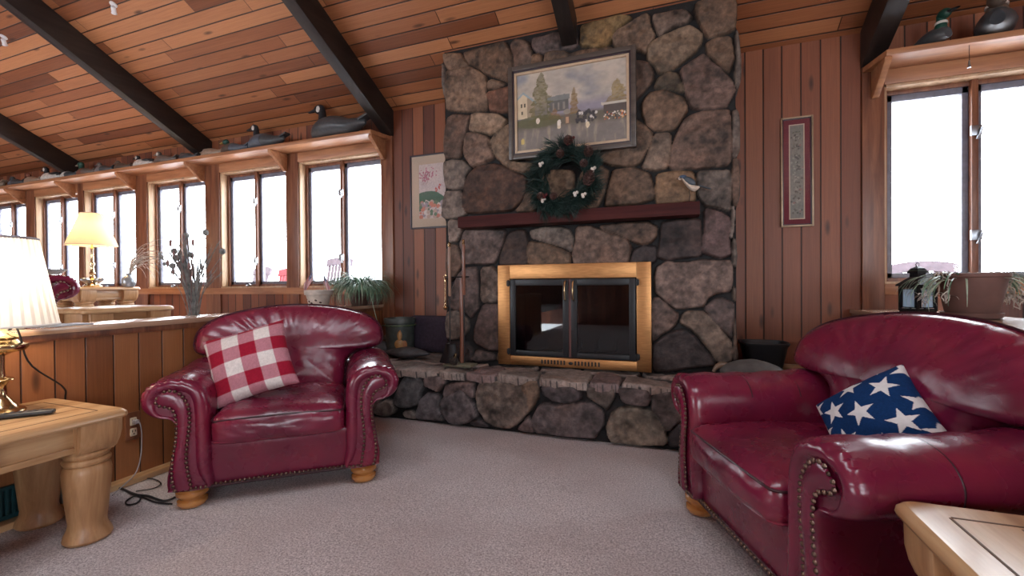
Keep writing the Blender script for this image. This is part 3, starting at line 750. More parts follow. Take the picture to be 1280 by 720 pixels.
# brass surround, doors, handles, hinges
x0, x1, z0, z1 = -1.385, -.172, .446, 1.262; yf = FY-.085
sur = obj('brass_surround', merge(box(x0, x0+.105, yf, FY+.0, z0, z1), box(x1-.105, x1, yf, FY+.0, z0, z1), box(x0+.105, x1-.105, yf, FY, z1-.115, z1), box(x0+.105, x1-.105, yf+.004, FY, z0, z0+.075)), M['brass'], fp, world=True, bevel=.005)
vs = []
for k in range(8):
    for bx in (-1.015, -.745): vs.append(box(bx+k*.026, bx+k*.026+.012, yf-.0015, yf+.006, z0+.022, z0+.055))
for k in (0, 1): obj('vent_slots', merge(*vs[k::2]), M['black'], sur, world=True, smooth=False)
obj('vent_knob', xf(ellipsoid((0, 0, 0), (.018, .006, .012)), (-.776, yf, z0+.036)), M['black'], sur, world=True)
dx0, dx1, dz0, dz1 = x0+.112, x1-.112, z0+.082, z1-.12; dm = (dx0+dx1)/2
for a, b, s in ((dx0, dm-.010, 1), (dm+.010, dx1, -1)):
    f = .045; yy = yf-.012
    d = obj('door', merge(box(a, a+f, yy, yy+.03, dz0, dz1), box(b-f, b, yy, yy+.03, dz0, dz1), box(a+f, b-f, yy, yy+.03, dz1-.05, dz1), box(a+f, b-f, yy, yy+.03, dz0, dz0+.04)), M['black'], fp, world=True, bevel=.004)
    obj('glass', box(a+f*.7, b-f*.7, yy+.012, yy+.017, dz0+.03, dz1-.04), M['fireglass'], d, world=True, smooth=False)
    hx = b-.022 if s > 0 else a+.022
    obj('handle', tube([(hx, yy, .975), (hx, yy-.03, .985), (hx, yy-.042, 1.03), (hx, yy-.042, 1.07), (hx, yy-.03, 1.115), (hx, yy, 1.125)], .008, 8), M['lampbrass'], d, world=True)
    ex = a-.012 if s > 0 else b+.012
    for zz in (dz0+.03, dz1-.03):
        obj('hinge', merge(box(ex-.016, ex+.016, yy-.008, yy+.02, zz-.02, zz+.02), xf(lathe([(.008, -.026), (.008, .026)], 10), (ex, yy-.008, zz))), M['black'], d, world=True, bevel=.002)
obj('door_slit_strip', box(dm-.009, dm+.009, yf-.004, yf+.012, dz0, dz1), simple('reddish slit reflection', (.10, .035, .03), .3), fp, world=True)  # strip in the slit between the doors, its reflection painted reddish
# ================================================================== ARMCHAIRS
def spline(pts, n, closed=False):
    p = np.array(pts, float); m_ = len(p); out = []
    segs = m_ if closed else m_-1
    for k in range(n if closed else n):
        s = k/(n if closed else n-1)*segs; i = min(int(s), segs-1); t = s-i
        g = lambda j: p[j % m_] if closed else p[min(max(j, 0), m_-1)]
        a, b, c, d = g(i-1), g(i), g(i+1), g(i+2)
        out.append(.5*((2*b)+(-a+c)*t+(2*a-5*b+4*c-d)*t*t+(-a+3*b-3*c+d)*t**3))
    return np.array(out)
def inset(P, d):
    """moves a closed counter-clockwise outline inwards"""
    n = len(P); out = []
    for i in range(n):
        t = P[(i+1) % n]-P[i-1]; t = t/(np.linalg.norm(t)+1e-9)
        out.append(P[i]-(d[i] if hasattr(d, '__len__') else d)*np.array([-t[1], t[0]]))
    return np.array(out)
ARM = [(.315,.096),(.315,.20),(.315,.30),(.316,.40),(.318,.48),(.325,.545),(.348,.602),(.392,.638),(.45,.653),(.515,.648),(.566,.626),(.597,.588),(.606,.55),(.597,.507),(.566,.474),(.522,.457),(.484,.450),(.465,.428),(.463,.38),(.474,.30),(.489,.22),(.498,.165),(.493,.12),(.478,.096)]
NOUT = [(.512,.575),(.530,.560),(.533,.538),(.515,.524),(.484,.514),(.462,.492),(.452,.44),(.454,.36),(.467,.272),(.474,.206),(.471,.15),(.462,.108)]
NIN = [(.512,.575),(.499,.592),(.464,.594),(.43,.568),(.403,.51),(.399,.428),(.410,.328),(.414,.25),(.405,.172),(.394,.107)]
def along(path, step):
    p = np.array(path); d = np.r_[0, np.cumsum(np.linalg.norm(np.diff(p, axis=0), axis=1))]
    n = max(2, int(d[-1]/step)); s = np.linspace(0, d[-1], n)
    return np.stack([np.interp(s, d, p[:, k]) for k in range(p.shape[1])], 1)
def nails(pts, nrm, r=.0085):
    gs = []
    nrm = np.array(nrm, float); nrm /= np.linalg.norm(nrm)
    base = lathe([(r, 0), (r*.92, r*.35), (r*.6, r*.7), (0, r*.85)], 8, caps=False)
    q = Vector((0, 0, 1)).rotation_difference(Vector(nrm)).to_matrix(); Q = np.array(q)
    for p in pts: gs.append((base[0] @ Q.T+np.array(p), base[1]))
    return merge(*gs)
def make_armchair(label, group):
    t = thing('leather_armchair', label, 'armchair', (0, 0, 0), 0, group)
    Lm = M['leather']
    # base: front rail with a slightly bowed panel, and the lower back
    def bow(V):
        V = V.copy(); fr = V[:, 1] < -.01; V[fr, 1] -= .018*(1-(V[fr, 0]/.33)**2)*np.clip((V[fr, 2]-.1)/.2, 0, 1); return V
    g1 = rbox(.325, .395, .112, .018, 12); g1 = xf(g1, (0, .365, .208))
    g1 = (bow(g1[0]), g1[1])
    g2 = xf(rbox(.475, .075, .235, .03, 8), (0, .735, .345))
    bs = obj('base', merge(g1, g2), Lm, t)
    ln = along([(-.40, -.064, .108), (-.30, -.040, .108), (0, -.046, .112), (.30, -.040, .108), (.40, -.064, .108)], .0205)
    ln = [p for p in ln if abs(p[0]) < .318]
    obj('nailhead_trim', nails(ln, (0, -1, 0)), M['nail'], bs)
    obj('welt', tube(along([(-.33, -.036, .096), (0, -.040, .098), (.33, -.036, .096)], .05), .007, 6), M['welt'], bs)
    for s in (-1, 1):
        prof = spline(ARM, 90, True)
        # wrap: rings from the front face backwards
        rows = []
        wgt = np.where((prof[:, 0] > .455) & (prof[:, 1] < .47), .3, 1.)*np.where(prof[:, 1] < .14, .3, 1.)
        for _ in range(6): wgt = (np.roll(wgt, 1)+wgt+np.roll(wgt, -1))/3
        offs = [(.054, .062), (.060, .054), (.0655, .044), (.0665, .034), (.063, .023), (.054, .012), (.040, .004), (.022, .001), (0, 0), (-.04, 0), (-.08, .0)]+[(-.08-.05*k, 0) for k in range(1, 12)]+[(-.68, .01), (-.69, .03)]
        for o, d in offs:
            ring = inset(prof, d*wgt) if d else prof
            zz = np.clip((ring[:, 1]-.5)/.15, 0, 1)
            puff = .004*np.sin(o*40+ring[:, 0]*9)*zz
            # gathers where the leather is pulled round the scroll
            ga = .006*np.sin(np.arctan2(ring[:, 1]-.55, ring[:, 0]-.48)*26)*math.exp(-((o-.05)/.035)**2)*zz
            lift = .018*max(0, (-o-.35)/.3)*zz
            rows.append([(s*ring[k, 0]*(1+ga[k]), -o, ring[k, 1]+puff[k]+ga[k]+lift[k]) for k in range(len(ring))])
        v, f = grid(rows, wrap_v=True); n = len(prof)
        if s > 0: f = [q[::-1] for q in f]
        cap0 = tuple(range(n)); cap1 = tuple(range(len(rows)*n-n, len(rows)*n))
        f = f+([cap0, cap1[::-1]] if s > 0 else [cap0[::-1], cap1])
        arm = obj('arm', (v, f), Lm, t, auto=50)
        out = spline(NOUT, 60); inn = spline(NIN, 60)
        # scroll panel: strips between the two nail rows
        rows = []
        for k in range(60):
            a, b = inn[k], out[k]
            row = []
            for j in range(7):
                w = j/6; p = a*(1-w)+b*w; row.append((s*p[0], -.062-.013*math.sin(PI*w)**.6, p[1]))
            rows.append(row)
        g = grid(rows); g = (g[0], [q[::-1] for q in g[1]] if s < 0 else g[1])
        obj('scroll_panel', g, Lm, arm)
        nl = [(s*p[0], -.0655, p[1]) for p in along(out, .0205)]+[(s*p[0], -.0655, p[1]) for p in along(inn, .0205)]
        nl += [(s*x, -.064, .108) for x in np.arange(.335, .462, .0205)]
        obj('nailhead_trim', nails(nl, (0, -1, 0)), M['nail'], arm)
        for o in (-.22, -.45):
            pth = [(s*p[0], -o, p[1]+.0005) for p in spline(ARM, 90, True)[20:62]]
            obj('seam', tube(pth, .0028, 6), M['welt'], arm)
    # seat cushion
    def puffy(V):
        V = V.copy(); a = np.clip(1-(V[:, 0]/.31)**2, 0, 1); b = np.clip(1-((V[:, 1])/.32)**2, 0, 1)
        up = V[:, 2] > 0
        V[up, 2] += .042*(a*b)[up]**.6
        fr = V[:, 1] < -.25; V[fr, 1] -= .040*a[fr]**.6*np.cos(np.clip(V[fr, 2]/.075, -1.3, 1.3))
        wr = fbm(V[:, 0]*9, V[:, 1]*9+V[:, 2]*9, 3, 4)-.47
        V[:, 2] += up*.016*wr; V[fr, 1] -= .016*(fbm(V[fr, 0]*14, V[fr, 2]*20, 4, 3)-.45)
        return V
    cu = obj('seat_cushion', xf(rbox(.312, .322, .076, .048, 30, puffy), (0, .235, .380)), Lm, t, weld=True, auto=0)
    fz = lambda x: .040*max(0, 1-(x/.31)**2)**.6
    for zz, dz in ((.430, .012), (.326, 0)):
        xs = np.linspace(-.285, .285, 24)
        pth = [(-.312, .45, zz), (-.313, .1, zz), (-.308, -.055, zz), (-.297, -.078, zz)]+[(x, -.080-fz(x)*.62, zz+dz*(1-(x/.3)**2)) for x in xs]+[(.297, -.078, zz), (.308, -.055, zz), (.313, .1, zz), (.312, .45, zz)]
        obj('welt', tube(pth, .0048, 6), M['welt'] if zz > .4 else Lm, cu)
    # back: an arched pillow with ears over the arms
    OUT = [(.30,.40),(.312,.50),(.325,.60),(.40,.66),(.485,.672),(.545,.70),(.558,.755),(.54,.825),(.47,.888),(.36,.928),(.19,.960),(0,.971)]
    full = OUT+[(-x, z) for x, z in OUT[-2::-1]]
    rim = np.concatenate([spline(full, 150), np.stack([np.linspace(-.30, .30, 22)[1:-1], np.full(20, .40)], 1)])
    c0 = np.array([0, .70]); nn = len(rim); R_ = 22
    def surf(front):
        rows = []
        for i in range(R_+1):
            r = i/R_; row = []
            for k in range(nn):
                p = c0+(rim[k]-c0)*r; x, z = p
                th = math.sqrt(max(0, 1-r**2.6))
                y = .585+(z-.42)*.30-.085*(abs(x)/.55)**2.2
                if front:
                    top = max(0, (z-.74)/.24)
                    ang = math.atan2(z-.60, x)
                    pl = (math.sin(ang*34+2.5*math.sin(ang*5))*.5+math.sin(ang*57+1)*.3)*top*(r**2)*(1-r**8)*.017
                    wr = (fbm(x*5+2, z*5, 6, 4)-.47)*.030*th
                    cre = -.006*math.exp(-((x*.8+z-.62+.05*math.sin(x*9))/.03)**2)*th*max(0, -x+.1)
                    y -= th*(.105+.02*math.sin(PI*min(1, max(0, (z-.42)/.5))))+pl*1.6+wr+cre
                else: y += th*.075
                row.append((x, y, z))
            rows.append(row)
        return np.array(rows)
    A, B = surf(True), surf(False)
    ga = grid(A, wrap_v=True); gb = grid(B, wrap_v=True)
    bk = obj('backrest', merge(ga, (gb[0], [q[::-1] for q in gb[1]])), Lm, t, weld=True, auto=0)
    obj('welt', tube([(p[0], .585+(p[1]-.42)*.30-.085*(abs(p[0])/.55)**2.2, p[1]) for p in spline(full, 90)], .006, 6), M['welt'], bk)
    # bun feet
    prof = [(.030, 0), (.058, .004), (.067, .018), (.066, .032), (.055, .041), (.062, .050), (.071, .062), (.071, .078), (.060, .092), (.045, .112)]
    for x, y in ((-.41, .01), (.41, .01), (-.41, .70), (.41, .70)):
        obj('foot', xf(lathe(prof, 24), (x, y, 0)), M['foot'], t)
    return t
chairA = make_armchair('burgundy leather armchair with gingham pillow beside the paneled half wall', 'burgundy leather armchairs')
chairA.location = (-1.978, 1.802, .003); chairA.rotation_euler = (0, 0, math.atan2(.646, .763))
chairB = copy_tree(chairA); chairB.location = (.252, 1.929, .003); chairB.rotation_euler = (0, 0, -1.181)
chairB['label'] = 'burgundy leather armchair holding the blue star pillow under the right window'
chairC = copy_tree(chairA); _a = 1.4; _p = CO+ray(101, 357)*3.6; chairC.location = (_p[0]-math.cos(_a)*.6-math.sin(_a)*.06, _p[1]-math.sin(_a)*.6+math.cos(_a)*.06, UP+.003); chairC.rotation_euler = (0, 0, _a)
chairC['label'] = 'burgundy leather armchair on the upper floor behind the white pleated lamp'

# ------------------------------------------------------------------ pillows
def pillow(n, a, b, th, fn):
    """two-sided cushion, width a, height b; fn(u,v)->colour"""
    u = np.linspace(-1, 1, n); Uu, Vv = np.meshgrid(u, u, indexing='ij')
    pin = 1-.07*(1-Vv**2)*np.abs(Uu)**3; pin2 = 1-.07*(1-Uu**2)*np.abs(Vv)**3
    X = Uu*a/2*pin; Zp = Vv*b/2*pin2
    t = th*np.sqrt(np.clip((1-Uu**2)*(1-Vv**2), 0, 1))**.8*(1+.30*(fbm(Uu*2+3, Vv*2, 9, 3)-.5))
    fr = np.stack([X, -t, Zp], -1); bk = np.stack([X, t*.8, Zp], -1)
    g1 = grid(fr); g2 = grid(bk); g = merge(g1, (g2[0], [q[::-1] for q in g2[1]]))
    c = fn(Uu, Vv).reshape(-1, 3); return g, np.concatenate([c, c])
def gingham(U, V):
    a = np.floor((U*.5+.5)*5.2+.75).astype(int) % 2; b = np.floor((V*.5+.5)*5.0+.35).astype(int) % 2
    tab = np.array([[.72, .66, .63], [.47, .20, .24], [.30, .010, .030]])
    c = tab[a+b]
    return c*(1+.25*(vnoise(U*60, V*60, 2)[..., None]-.5))
def stars(U, V):
    c = np.zeros(U.shape+(3,)); c[:] = (.006, .032, .115)
    c *= 1+.3*(vnoise(U*50, V*50, 3)[..., None]-.5)
    W = (.70, .68, .68); k = 0
    for j in range(-3, 4):
        for i in range(-3, 4):
            cx = i*.78+(.39 if j % 2 else 0)+.04*math.sin(i*3+j); cy = j*.52+.05*math.sin(j*2+i); k += 1
            a0 = .3*math.sin(k*1.7)
            pts = [(cx+(.29 if q % 2 == 0 else .115)*math.sin(a0+q*PI/5), cy+(.29 if q % 2 == 0 else .115)*math.cos(a0+q*PI/5)) for q in range(10)]
            c[inside(pts, U, V)] = W
    return c
M['cloth'] = vcol('pillow cloth', .9, 60, .08, .15, 180, .15)
def place(o, corners=None): pass
g, c = pillow(96, .42, .40, .085, gingham)
o = obj('gingham_pillow', g, M['cloth'], None, colors=c, weld=False, auto=0)
tag(o, 'red and white gingham pillow leaning on the left armchair', 'pillow')
PG = o
g, c = pillow(180, .35, .35, .10, stars)
o = obj('star_pillow', g, M['cloth'], None, colors=c, weld=False, auto=0)
tag(o, 'navy blue pillow with white stars on the right armchair', 'pillow')
PS = o
def chair_frame(ch, x, y, z, rx, ry, rz):
    """pose given in the chair's own frame"""
    from mathutils import Euler
    a = ch.rotation_euler[2]; base = Matrix.Rotation(a, 4, 'Z')
    return Matrix.Translation(ch.location) @ base @ Matrix.Translation((x, y, z)) @ Euler((rx, ry, rz)).to_matrix().to_4x4()
def set_pose(o, mtx):
    l, q, s = mtx.decompose(); o.location = l; o.rotation_euler = q.to_euler()
def set_axes(o, px_, py_, depth, nrm, phi):
    c = CO+ray(px_, py_)*depth; nv = np.array(nrm, float); nv /= np.linalg.norm(nv)
    u = np.array([0, 0, 1.])-nv*nv[2]; u /= np.linalg.norm(u); r = np.cross(-nv, u)
    x = r*math.cos(phi)+u*math.sin(phi); z = -r*math.sin(phi)+u*math.cos(phi)
    set_pose(o, Matrix(((x[0], -nv[0], z[0], c[0]), (x[1], -nv[1], z[1], c[1]), (x[2], -nv[2], z[2], c[2]), (0, 0, 0, 1))))
set_axes(PG, 314, 453, 2.50, (.50, -.72, .42), .30)
set_axes(PS, 1098, 530, 1.65, (-.70, -.52, .50), -.80)

# ------------------------------------------------------------------ chunky pine tables
def make_table(label, w, d, h, group):
    """origin on the floor at the centre; w along x, d along y"""
    t = thing('pine_table', label, 'table', (0, 0, 0), 0, group)
    hw, hd = w/2, d/2; r = .03
    def rr(hw, hd, r, n=5):
        pts = []
        for cx, cy, a0 in ((hw-r, hd-r, 0), (-hw+r, hd-r, PI/2), (-hw+r, -hd+r, PI), (hw-r, -hd+r, 1.5*PI)):
            pts += [(cx+r*math.cos(a0+k*PI/2/n), cy+r*math.sin(a0+k*PI/2/n)) for k in range(n+1)]
        return pts
    rows = []
    for e, z in ((.012, h-.036), (.003, h-.034), (0, h-.026), (.002, h-.014), (.010, h-.004), (.016, h)):
        rows.append([(x*(hw-e)/hw, y*(hd-e)/hd, z) for x, y in rr(hw, hd, r)])
    v, f = grid(rows, wrap_v=True); n = len(rows[0])
    f = [q for q in f]+[tuple(range(n))[::-1], tuple(range(len(rows)*n-n, len(rows)*n))]
    top = obj('tabletop', (v, f), M['pine'], t, auto=30)
    i = .085
    gs = []
    for a, b, c, e in ((-hw+i, hw-i, -hd+i-.006, -hd+i), (-hw+i, hw-i, hd-i, hd-i+.006), (-hw+i-.006, -hw+i, -hd+i, hd-i), (hw-i, hw-i+.006, -hd+i, hd-i)):
        gs.append(box(a, b, c, e, h-.004, h+.0008))
    for k in (-1, 1): gs.append(box(k*.095-.0015, k*.095+.0015, -hd+i+.01, hd-i-.01, h-.004, h+.0006))
    obj('inlay_line', merge(*gs), M['pinegroove'], top, smooth=False)
    ins = .055; ab = h-.145
    ap = []
    ia, ib = hw-ins-.02, hd-ins-.02
    for sx in (-1, 1): ap.append(box(sx*ia-.012, sx*ia+.012, -ib, ib, ab, h-.036)); ap.append(box(sx*(ia+.012)-.010, sx*(ia+.012)+.010, -ib, ib, ab-.008, ab+.018))
    for sy in (-1, 1): ap.append(box(-ia, ia, sy*ib-.012, sy*ib+.012, ab, h-.036)); ap.append(box(-ia, ia, sy*(ib+.012)-.010, sy*(ib+.012)+.010, ab-.008, ab+.018))
    obj('apron', merge(*ap), M['pine'], t, bevel=.003)
    L = h-.17
    prof = [(.060, 0), (.078, .003), (.084, .014), (.080, .032), (.068, .058), (.0645, .08), (.068, .11), (.0765, .2), (.082, .27), (.083, L-.085), (.078, L-.06), (.072, L-.052), (.080, L-.045), (.082, L-.035), (.078, L-.026), (.071, L-.022), (.079, L-.014), (.081, L-.004), (.076, L+.004)]
    for sx in (-1, 1):
        for sy in (-1, 1):
            cx, cy = sx*(hw-ins-.055), sy*(hd-ins-.055)
            lg = obj('leg', xf(lathe(prof, 32), (cx, cy, 0)), M['pinez'], t)
            # square block with curved corbels on the two outer faces
            q = .068
            blk = [box(cx-q, cx+q, cy-q, cy+q, L, h-.036)]
            cor = [(0, L+.004), (.010, L+.012), (.022, L+.04), (.030, L+.075), (.032, h-.036), (0, h-.036)]
            blk.append(prism([(cx+sx*(q+u), z) for u, z in cor], cy-q, cy+q, 'y'))
            blk.append(prism([(cy+sy*(q+u), z) for u, z in cor], cx-q, cx+q, 'x'))
            obj('corner_block', merge(*blk), M['pinez'], lg, bevel=.004)
    return t
TA = make_table('square pine end table with turned legs carrying the brass lamp', .59, .62, .555, 'pine tables')
TA.location = (-2.315-.295, 1.29-.31, .003)
TB = copy_tree(TA); TB.location = (.505+.295, 1.385-.31, .003); TB['label'] = 'pine end table with inlaid top beside the armchair with the star pillow'
TC = copy_tree(TA); TC.location = (-6.40, 3.22, UP+.003); TC['label'] = 'pine side table below the windows carrying the amber shaded lamp'
TD = make_table('low pine table just beyond the half wall in front of the far armchair', .55, .60, .40, 'pine tables')
TD.location = (-4.09, 2.15, UP+.003)
# ================================================================== PICTURES
def ell(U, V, cu, cv, ru, rv): return ((U-cu)/ru)**2+((V-cv)/rv)**2
def lerp(C, mask, col, k=1.0):
    m_ = np.clip(mask, 0, 1)[..., None]*k; return C*(1-m_)+np.array(col)*m_
def village(U, V):
    n = fbm(U*5, V*5, 21, 5); n2 = fbm(U*30, V*30, 22, 3); C = np.zeros(U.shape+(3,))
    sky = np.array((.25, .24, .235))[None, None]*(1-n[..., None])+np.array((.66, .55, .43))[None, None]*n[..., None]
    C[:] = sky; C = lerp(C, np.clip((fbm(U*3+4, V*4, 23)-.52)*5, 0, 1)*(V > .5), (.20, .22, .26), .8)
    C = lerp(C, np.clip((.62-V)*8, 0, 1), (.26, .24, .30), .9)
    gnd = np.clip((.44-V)*20, 0, 1); C = lerp(C, gnd, (.14, .12, .09))
    wat = np.clip((.30-V)*14, 0, 1); C = lerp(C, wat, (.21, .18, .16)); C = lerp(C, wat*np.clip((fbm(U*26, V*4, 24)-.5)*6, 0, 1), (.36, .30, .22), .8)
    h2 = (U > .29)*(U < .49)*(V > .46)*(V < .60); C = lerp(C, h2, (.13, .125, .12)); C = lerp(C, (U > .28)*(U < .50)*(V > .60)*(V < .67-.1*np.abs(U-.45)), (.20, .21, .20))
    C = lerp(C, h2*(np.sin(U*130) > .5)*(V > .48)*(V < .57), (.25, .23, .2))
    h1 = (U > .0)*(U < .17)*(V > .42)*(V < .62+.13*(1-np.abs(U-.06)/.11)); C = lerp(C, h1, (.62, .50, .34)); C = lerp(C, h1*(U > .10), (.34, .27, .19))
    rf = np.abs(V-(.63+.13*(1-np.abs(U-.06)/.11))) < .016; C = lerp(C, rf*(U < .19), (.30, .36, .38))
    for a, b in ((.04, .60), (.075, .60), (.05, .50)): C = lerp(C, (np.abs(U-a) < .008)*(np.abs(V-b) < .025), (.10, .08, .06))
    def tree(cu, v0, v1, w, col):
        nonlocal C
        t = np.clip((V-v0)/(v1-v0), 0, 1); wd = w*(1-t)**.6*(.25+1.4*fbm(V*30, U*14, 31, 4)); m_ = (np.abs(U-cu) < wd)*(V > v0)*(V < v1)
        sh = (.7+.9*fbm(U*36, V*40, 32, 3))[..., None]; m_ = m_*(.62+.5*np.clip((fbm(U*50, V*60, 33, 2)-.3)*2, 0, .75)); C = C*(1-m_[..., None])+np.array(col)*sh*m_[..., None]
    tree(.235, .36, 1.0, .12, (.115, .10, .035)); tree(.54, .40, .74, .055, (.20, .12, .03)); tree(.36, .36, .5, .07, (.22, .12, .045)); tree(.92, .44, .76, .10, (.24, .165, .05))
    C = lerp(C, (ell(U, V, .20, .36, .22, .08) < 1)*1., (.12, .115, .05), .7)
    roof = (U > .78)*(np.abs(V-(.47+.10*(U-.9)**2)) < .018); C = lerp(C, roof, (.55, .50, .42)); C = lerp(C, (U > .80)*(V > .36)*(V < .455), (.10, .08, .07))
    C = lerp(C, (ell(U, V, .475, .44, .032, .035) < 1)*1., (.30, .26, .21)); C = lerp(C, (np.abs(U-.475) < .024)*(V > .28)*(V < .41), (.17, .12, .09)); C = lerp(C, (np.abs(U-.475) < .012)*(V > .29)*(V < .37), (.50, .30, .18))
    r = np.random.RandomState(3)
    for k in range(70):
        cu, cv = r.uniform(.80, .99), r.uniform(.27, .36); col = [(.75, .68, .60), (.5, .13, .06), (.6, .3, .1), (.08, .06, .06)][r.randint(4)]
        C = lerp(C, (ell(U, V, cu, cv, .006, .009) < 1)*1., col)
    for k in range(44):
        cu, cv = r.uniform(.56, .74), r.uniform(.28, .42); C = lerp(C, (ell(U, V, cu, cv, .013, .02) < 1)*1., [(.05, .045, .05), (.6, .55, .5), (.07, .06, .06)][r.randint(3)])
    for cu, cv, c in ((.40, .27, (.75, .62, .45)), (.40, .31, (.8, .7, .6)), (.66, .24, (.75, .62, .42)), (.20, .37, (.7, .62, .52)), (.05, .12, (.6, .45, .15))): C = lerp(C, (ell(U, V, cu, cv, .018, .04) < 1)*1., c)
    return C*(.85+.3*n2[..., None])
def garden(U, V):
    C = np.zeros(U.shape+(3,)); C[:] = (.62, .52, .50); C = lerp(C, np.clip(.55-np.abs(V-.60)*4, 0, 1)*fbm(U*7, V*14, 41), (.36, .33, .40), .9)
    r = np.random.RandomState(8)
    for k in range(70): C = lerp(C, (ell(U, V, r.normal(.22, .13), r.normal(.79, .055), .022, .013) < 1)*1., (.48, .17, .24))
    for k in range(4): C = lerp(C, (np.abs(U-(.10+.05*k+(V-.65)*(.2+.1*k))) < .006)*(V > .62)*(V < .86), (.24, .12, .12))
    hill = (V < .50-.30*(U-.3)**2-.22*np.maximum(0, U-.55))*(V > .14+.5*(.9-U)*(U > .2)*.6); C = lerp(C, hill*1., (.035, .12, .075)); C = C*(.85+.3*vnoise(U*40, V*60, 5))[..., None]
    for k in range(60):
        a, b = r.uniform(0, .75), r.uniform(.02, .30); rr = r.uniform(.02, .055); C = lerp(C, (ell(U, V, a, b, rr*1.5, rr) < 1)*1., [(.66, .60, .56), (.55, .20, .14), (.30, .26, .30), (.10, .18, .11), (.5, .36, .3)][r.randint(5)])
    for k in range(14): C = lerp(C, (ell(U, V, r.normal(.58, .05), r.normal(.54, .03), .02, .016) < 1)*1., (.5, .08, .07))
    return C
def scroll(U, V):
    C = np.zeros(U.shape+(3,)); C[:] = (.20, .195, .17); C *= (.85+.3*vnoise(U*12, V*60, 6))[..., None]
    r = np.random.RandomState(4)
    for k in range(8):
        cv = .08+k*.115
        for j in range(16):
            a, b = .5+r.normal(0, .17), cv+r.normal(0, .022); C = lerp(C, (ell(U, V, a, b, .10*r.uniform(.5, 1), .012*r.uniform(.4, 1)) < 1)*1., [(.06, .06, .055), (.33, .31, .27), (.09, .085, .07), (.26, .13, .12)][r.choice(4, p=[.4, .3, .25, .05])], .8)
    return C
def framed(name, label, x0, x1, z0, z1, Y, fw, fcols, mats, fn, nx, ny, tilt=0, mat_w=0, matm=None, th=.03, in2=None, glassy=False):
    """framed picture hanging on a wall plane at depth Y (its back)"""
    w, h = x1-x0, z1-z0
    t = thing(name, label, 'picture', ((x0+x1)/2, Y, z0))
    hw = w/2
    def rect(i, ya, yb, b):
        a0, a1, c0, c1 = -hw+i, hw-i, i, h-i
        return merge(box(a0, a0+b, ya, yb, c0, c1), box(a1-b, a1, ya, yb, c0, c1), box(a0+b, a1-b, ya, yb, c0, c0+b), box(a0+b, a1-b, ya, yb, c1-b, c1))
    i = 0
    for k, (b, mt) in enumerate(zip(fw, mats)):
        obj(['frame', 'inner_frame', 'slip'][k], rect(i, -th+.007*k, 0, b), mt, t, bevel=.003); i += b
    if mat_w:
        obj('mat_board', rect(i, -th*.45, -.002, mat_w), matm, t, smooth=False); i += mat_w
    if in2:
        obj('inner_mat', rect(i, -th*.45-.001, -.002, in2[0]), in2[1], t, smooth=False); i += in2[0]
    u = np.linspace(0, 1, nx); v = np.linspace(0, 1, ny); U, V = np.meshgrid(u, v, indexing='ij')
    P = np.stack([-hw+i+U*(w-2*i), np.full(U.shape, -th*.35), i+V*(h-2*i)], -1)
    obj('artwork', grid(P), M['paint'], t, colors=np.clip(fn(U, V), 0.002, 1).reshape(-1, 3), auto=0)
    if glassy: obj('glass', box(-hw+fw[0], hw-fw[0], -th*.62, -th*.58, fw[0], h-fw[0]), M['picglass'], t, smooth=False)
    t.rotation_euler = (tilt, 0, 0)
    return t
M['picglass'] = glass('picture glass', (.98, .98, .98), .9, 1.4)
M['greyframe'] = wood('grey brown frame', ((.045, .034, .028), (.075, .058, .048), (.105, .082, .066)), axis=0, rough=.35)
M['creamslip'] = simple('cream gilt slip', (.50, .36, .24), .4, noise=.1)
M['darkslip'] = simple('dark slip', (.10, .055, .03), .5)
M['goldframe'] = simple('dull gold frame', (.30, .21, .13), .4, .4, noise=.2)
M['redmat'] = simple('burgundy mat', (.14, .018, .032), .85)
M['creammat'] = simple('cream mat', (.56, .44, .34), .85)
M['darkframe'] = simple('dark purple frame', (.035, .022, .03), .4)
framed('landscape_painting', 'framed village and lake landscape painting on the stone chimney', -1.272, -.272, 2.115, 2.855, FY-.055, (.036, .012, .020, ), None, (M['greyframe'], M['darkframe'], M['creamslip']), village, 190, 140, tilt=.02, th=.045)
framed('botanical_print', 'cream matted print of a pink tree and green hill left of the chimney', -2.553, -1.985, 1.675, 2.425, D-.003, (.016,), None, (M['darkframe'],), garden, 90, 120, mat_w=.085, matm=M['creammat'], th=.022, glassy=True)
framed('narrow_print', 'tall narrow burgundy matted embroidery panel right of the chimney', .757, .972, 1.526, 2.362, D-.003, (.012, .008), None, (M['goldframe'], M['darkframe']), scroll, 36, 150, mat_w=.036, matm=M['redmat'], in2=(.007, M['creammat']), th=.025, glassy=True, tilt=-.012)

# ================================================================== WREATH
M['needle'] = simple('pine needles', (.012, .032, .026), .55, noise=.5, nscale=6)
M['cone'] = simple('pine cone', (.075, .035, .028), .6, noise=.5, nscale=60)
M['berry'] = simple('frosted berry', (.62, .56, .50), .4)
M['wreathred'] = simple('dark red berry', (.10, .012, .015), .35)
wt = thing('pine_wreath', 'dark green pine wreath with cones propped on the mantel under the painting', 'wreath', (-.79, 3.315, 1.90))
V, Fc = [], []
def tuft(p, d, n, L, spread, w=.0022):
    d = d/np.linalg.norm(d)
    for k in range(n):
        e = d+nr.normal(0, spread, 3); e /= np.linalg.norm(e); s = np.cross(e, nr.normal(0, 1, 3)); s /= np.linalg.norm(s)
        l = L*nr.uniform(.7, 1.15); b = len(V); q = p+e*l*.55+np.array([0, 0, -.004])
        V.extend([p-s*w, p+s*w, q+s*w*.9, q-s*w*.9, p+e*l+np.array([0, 0, -.012])]); Fc.append((b, b+1, b+2, b+3)); Fc.append((b+3, b+2, b+4))
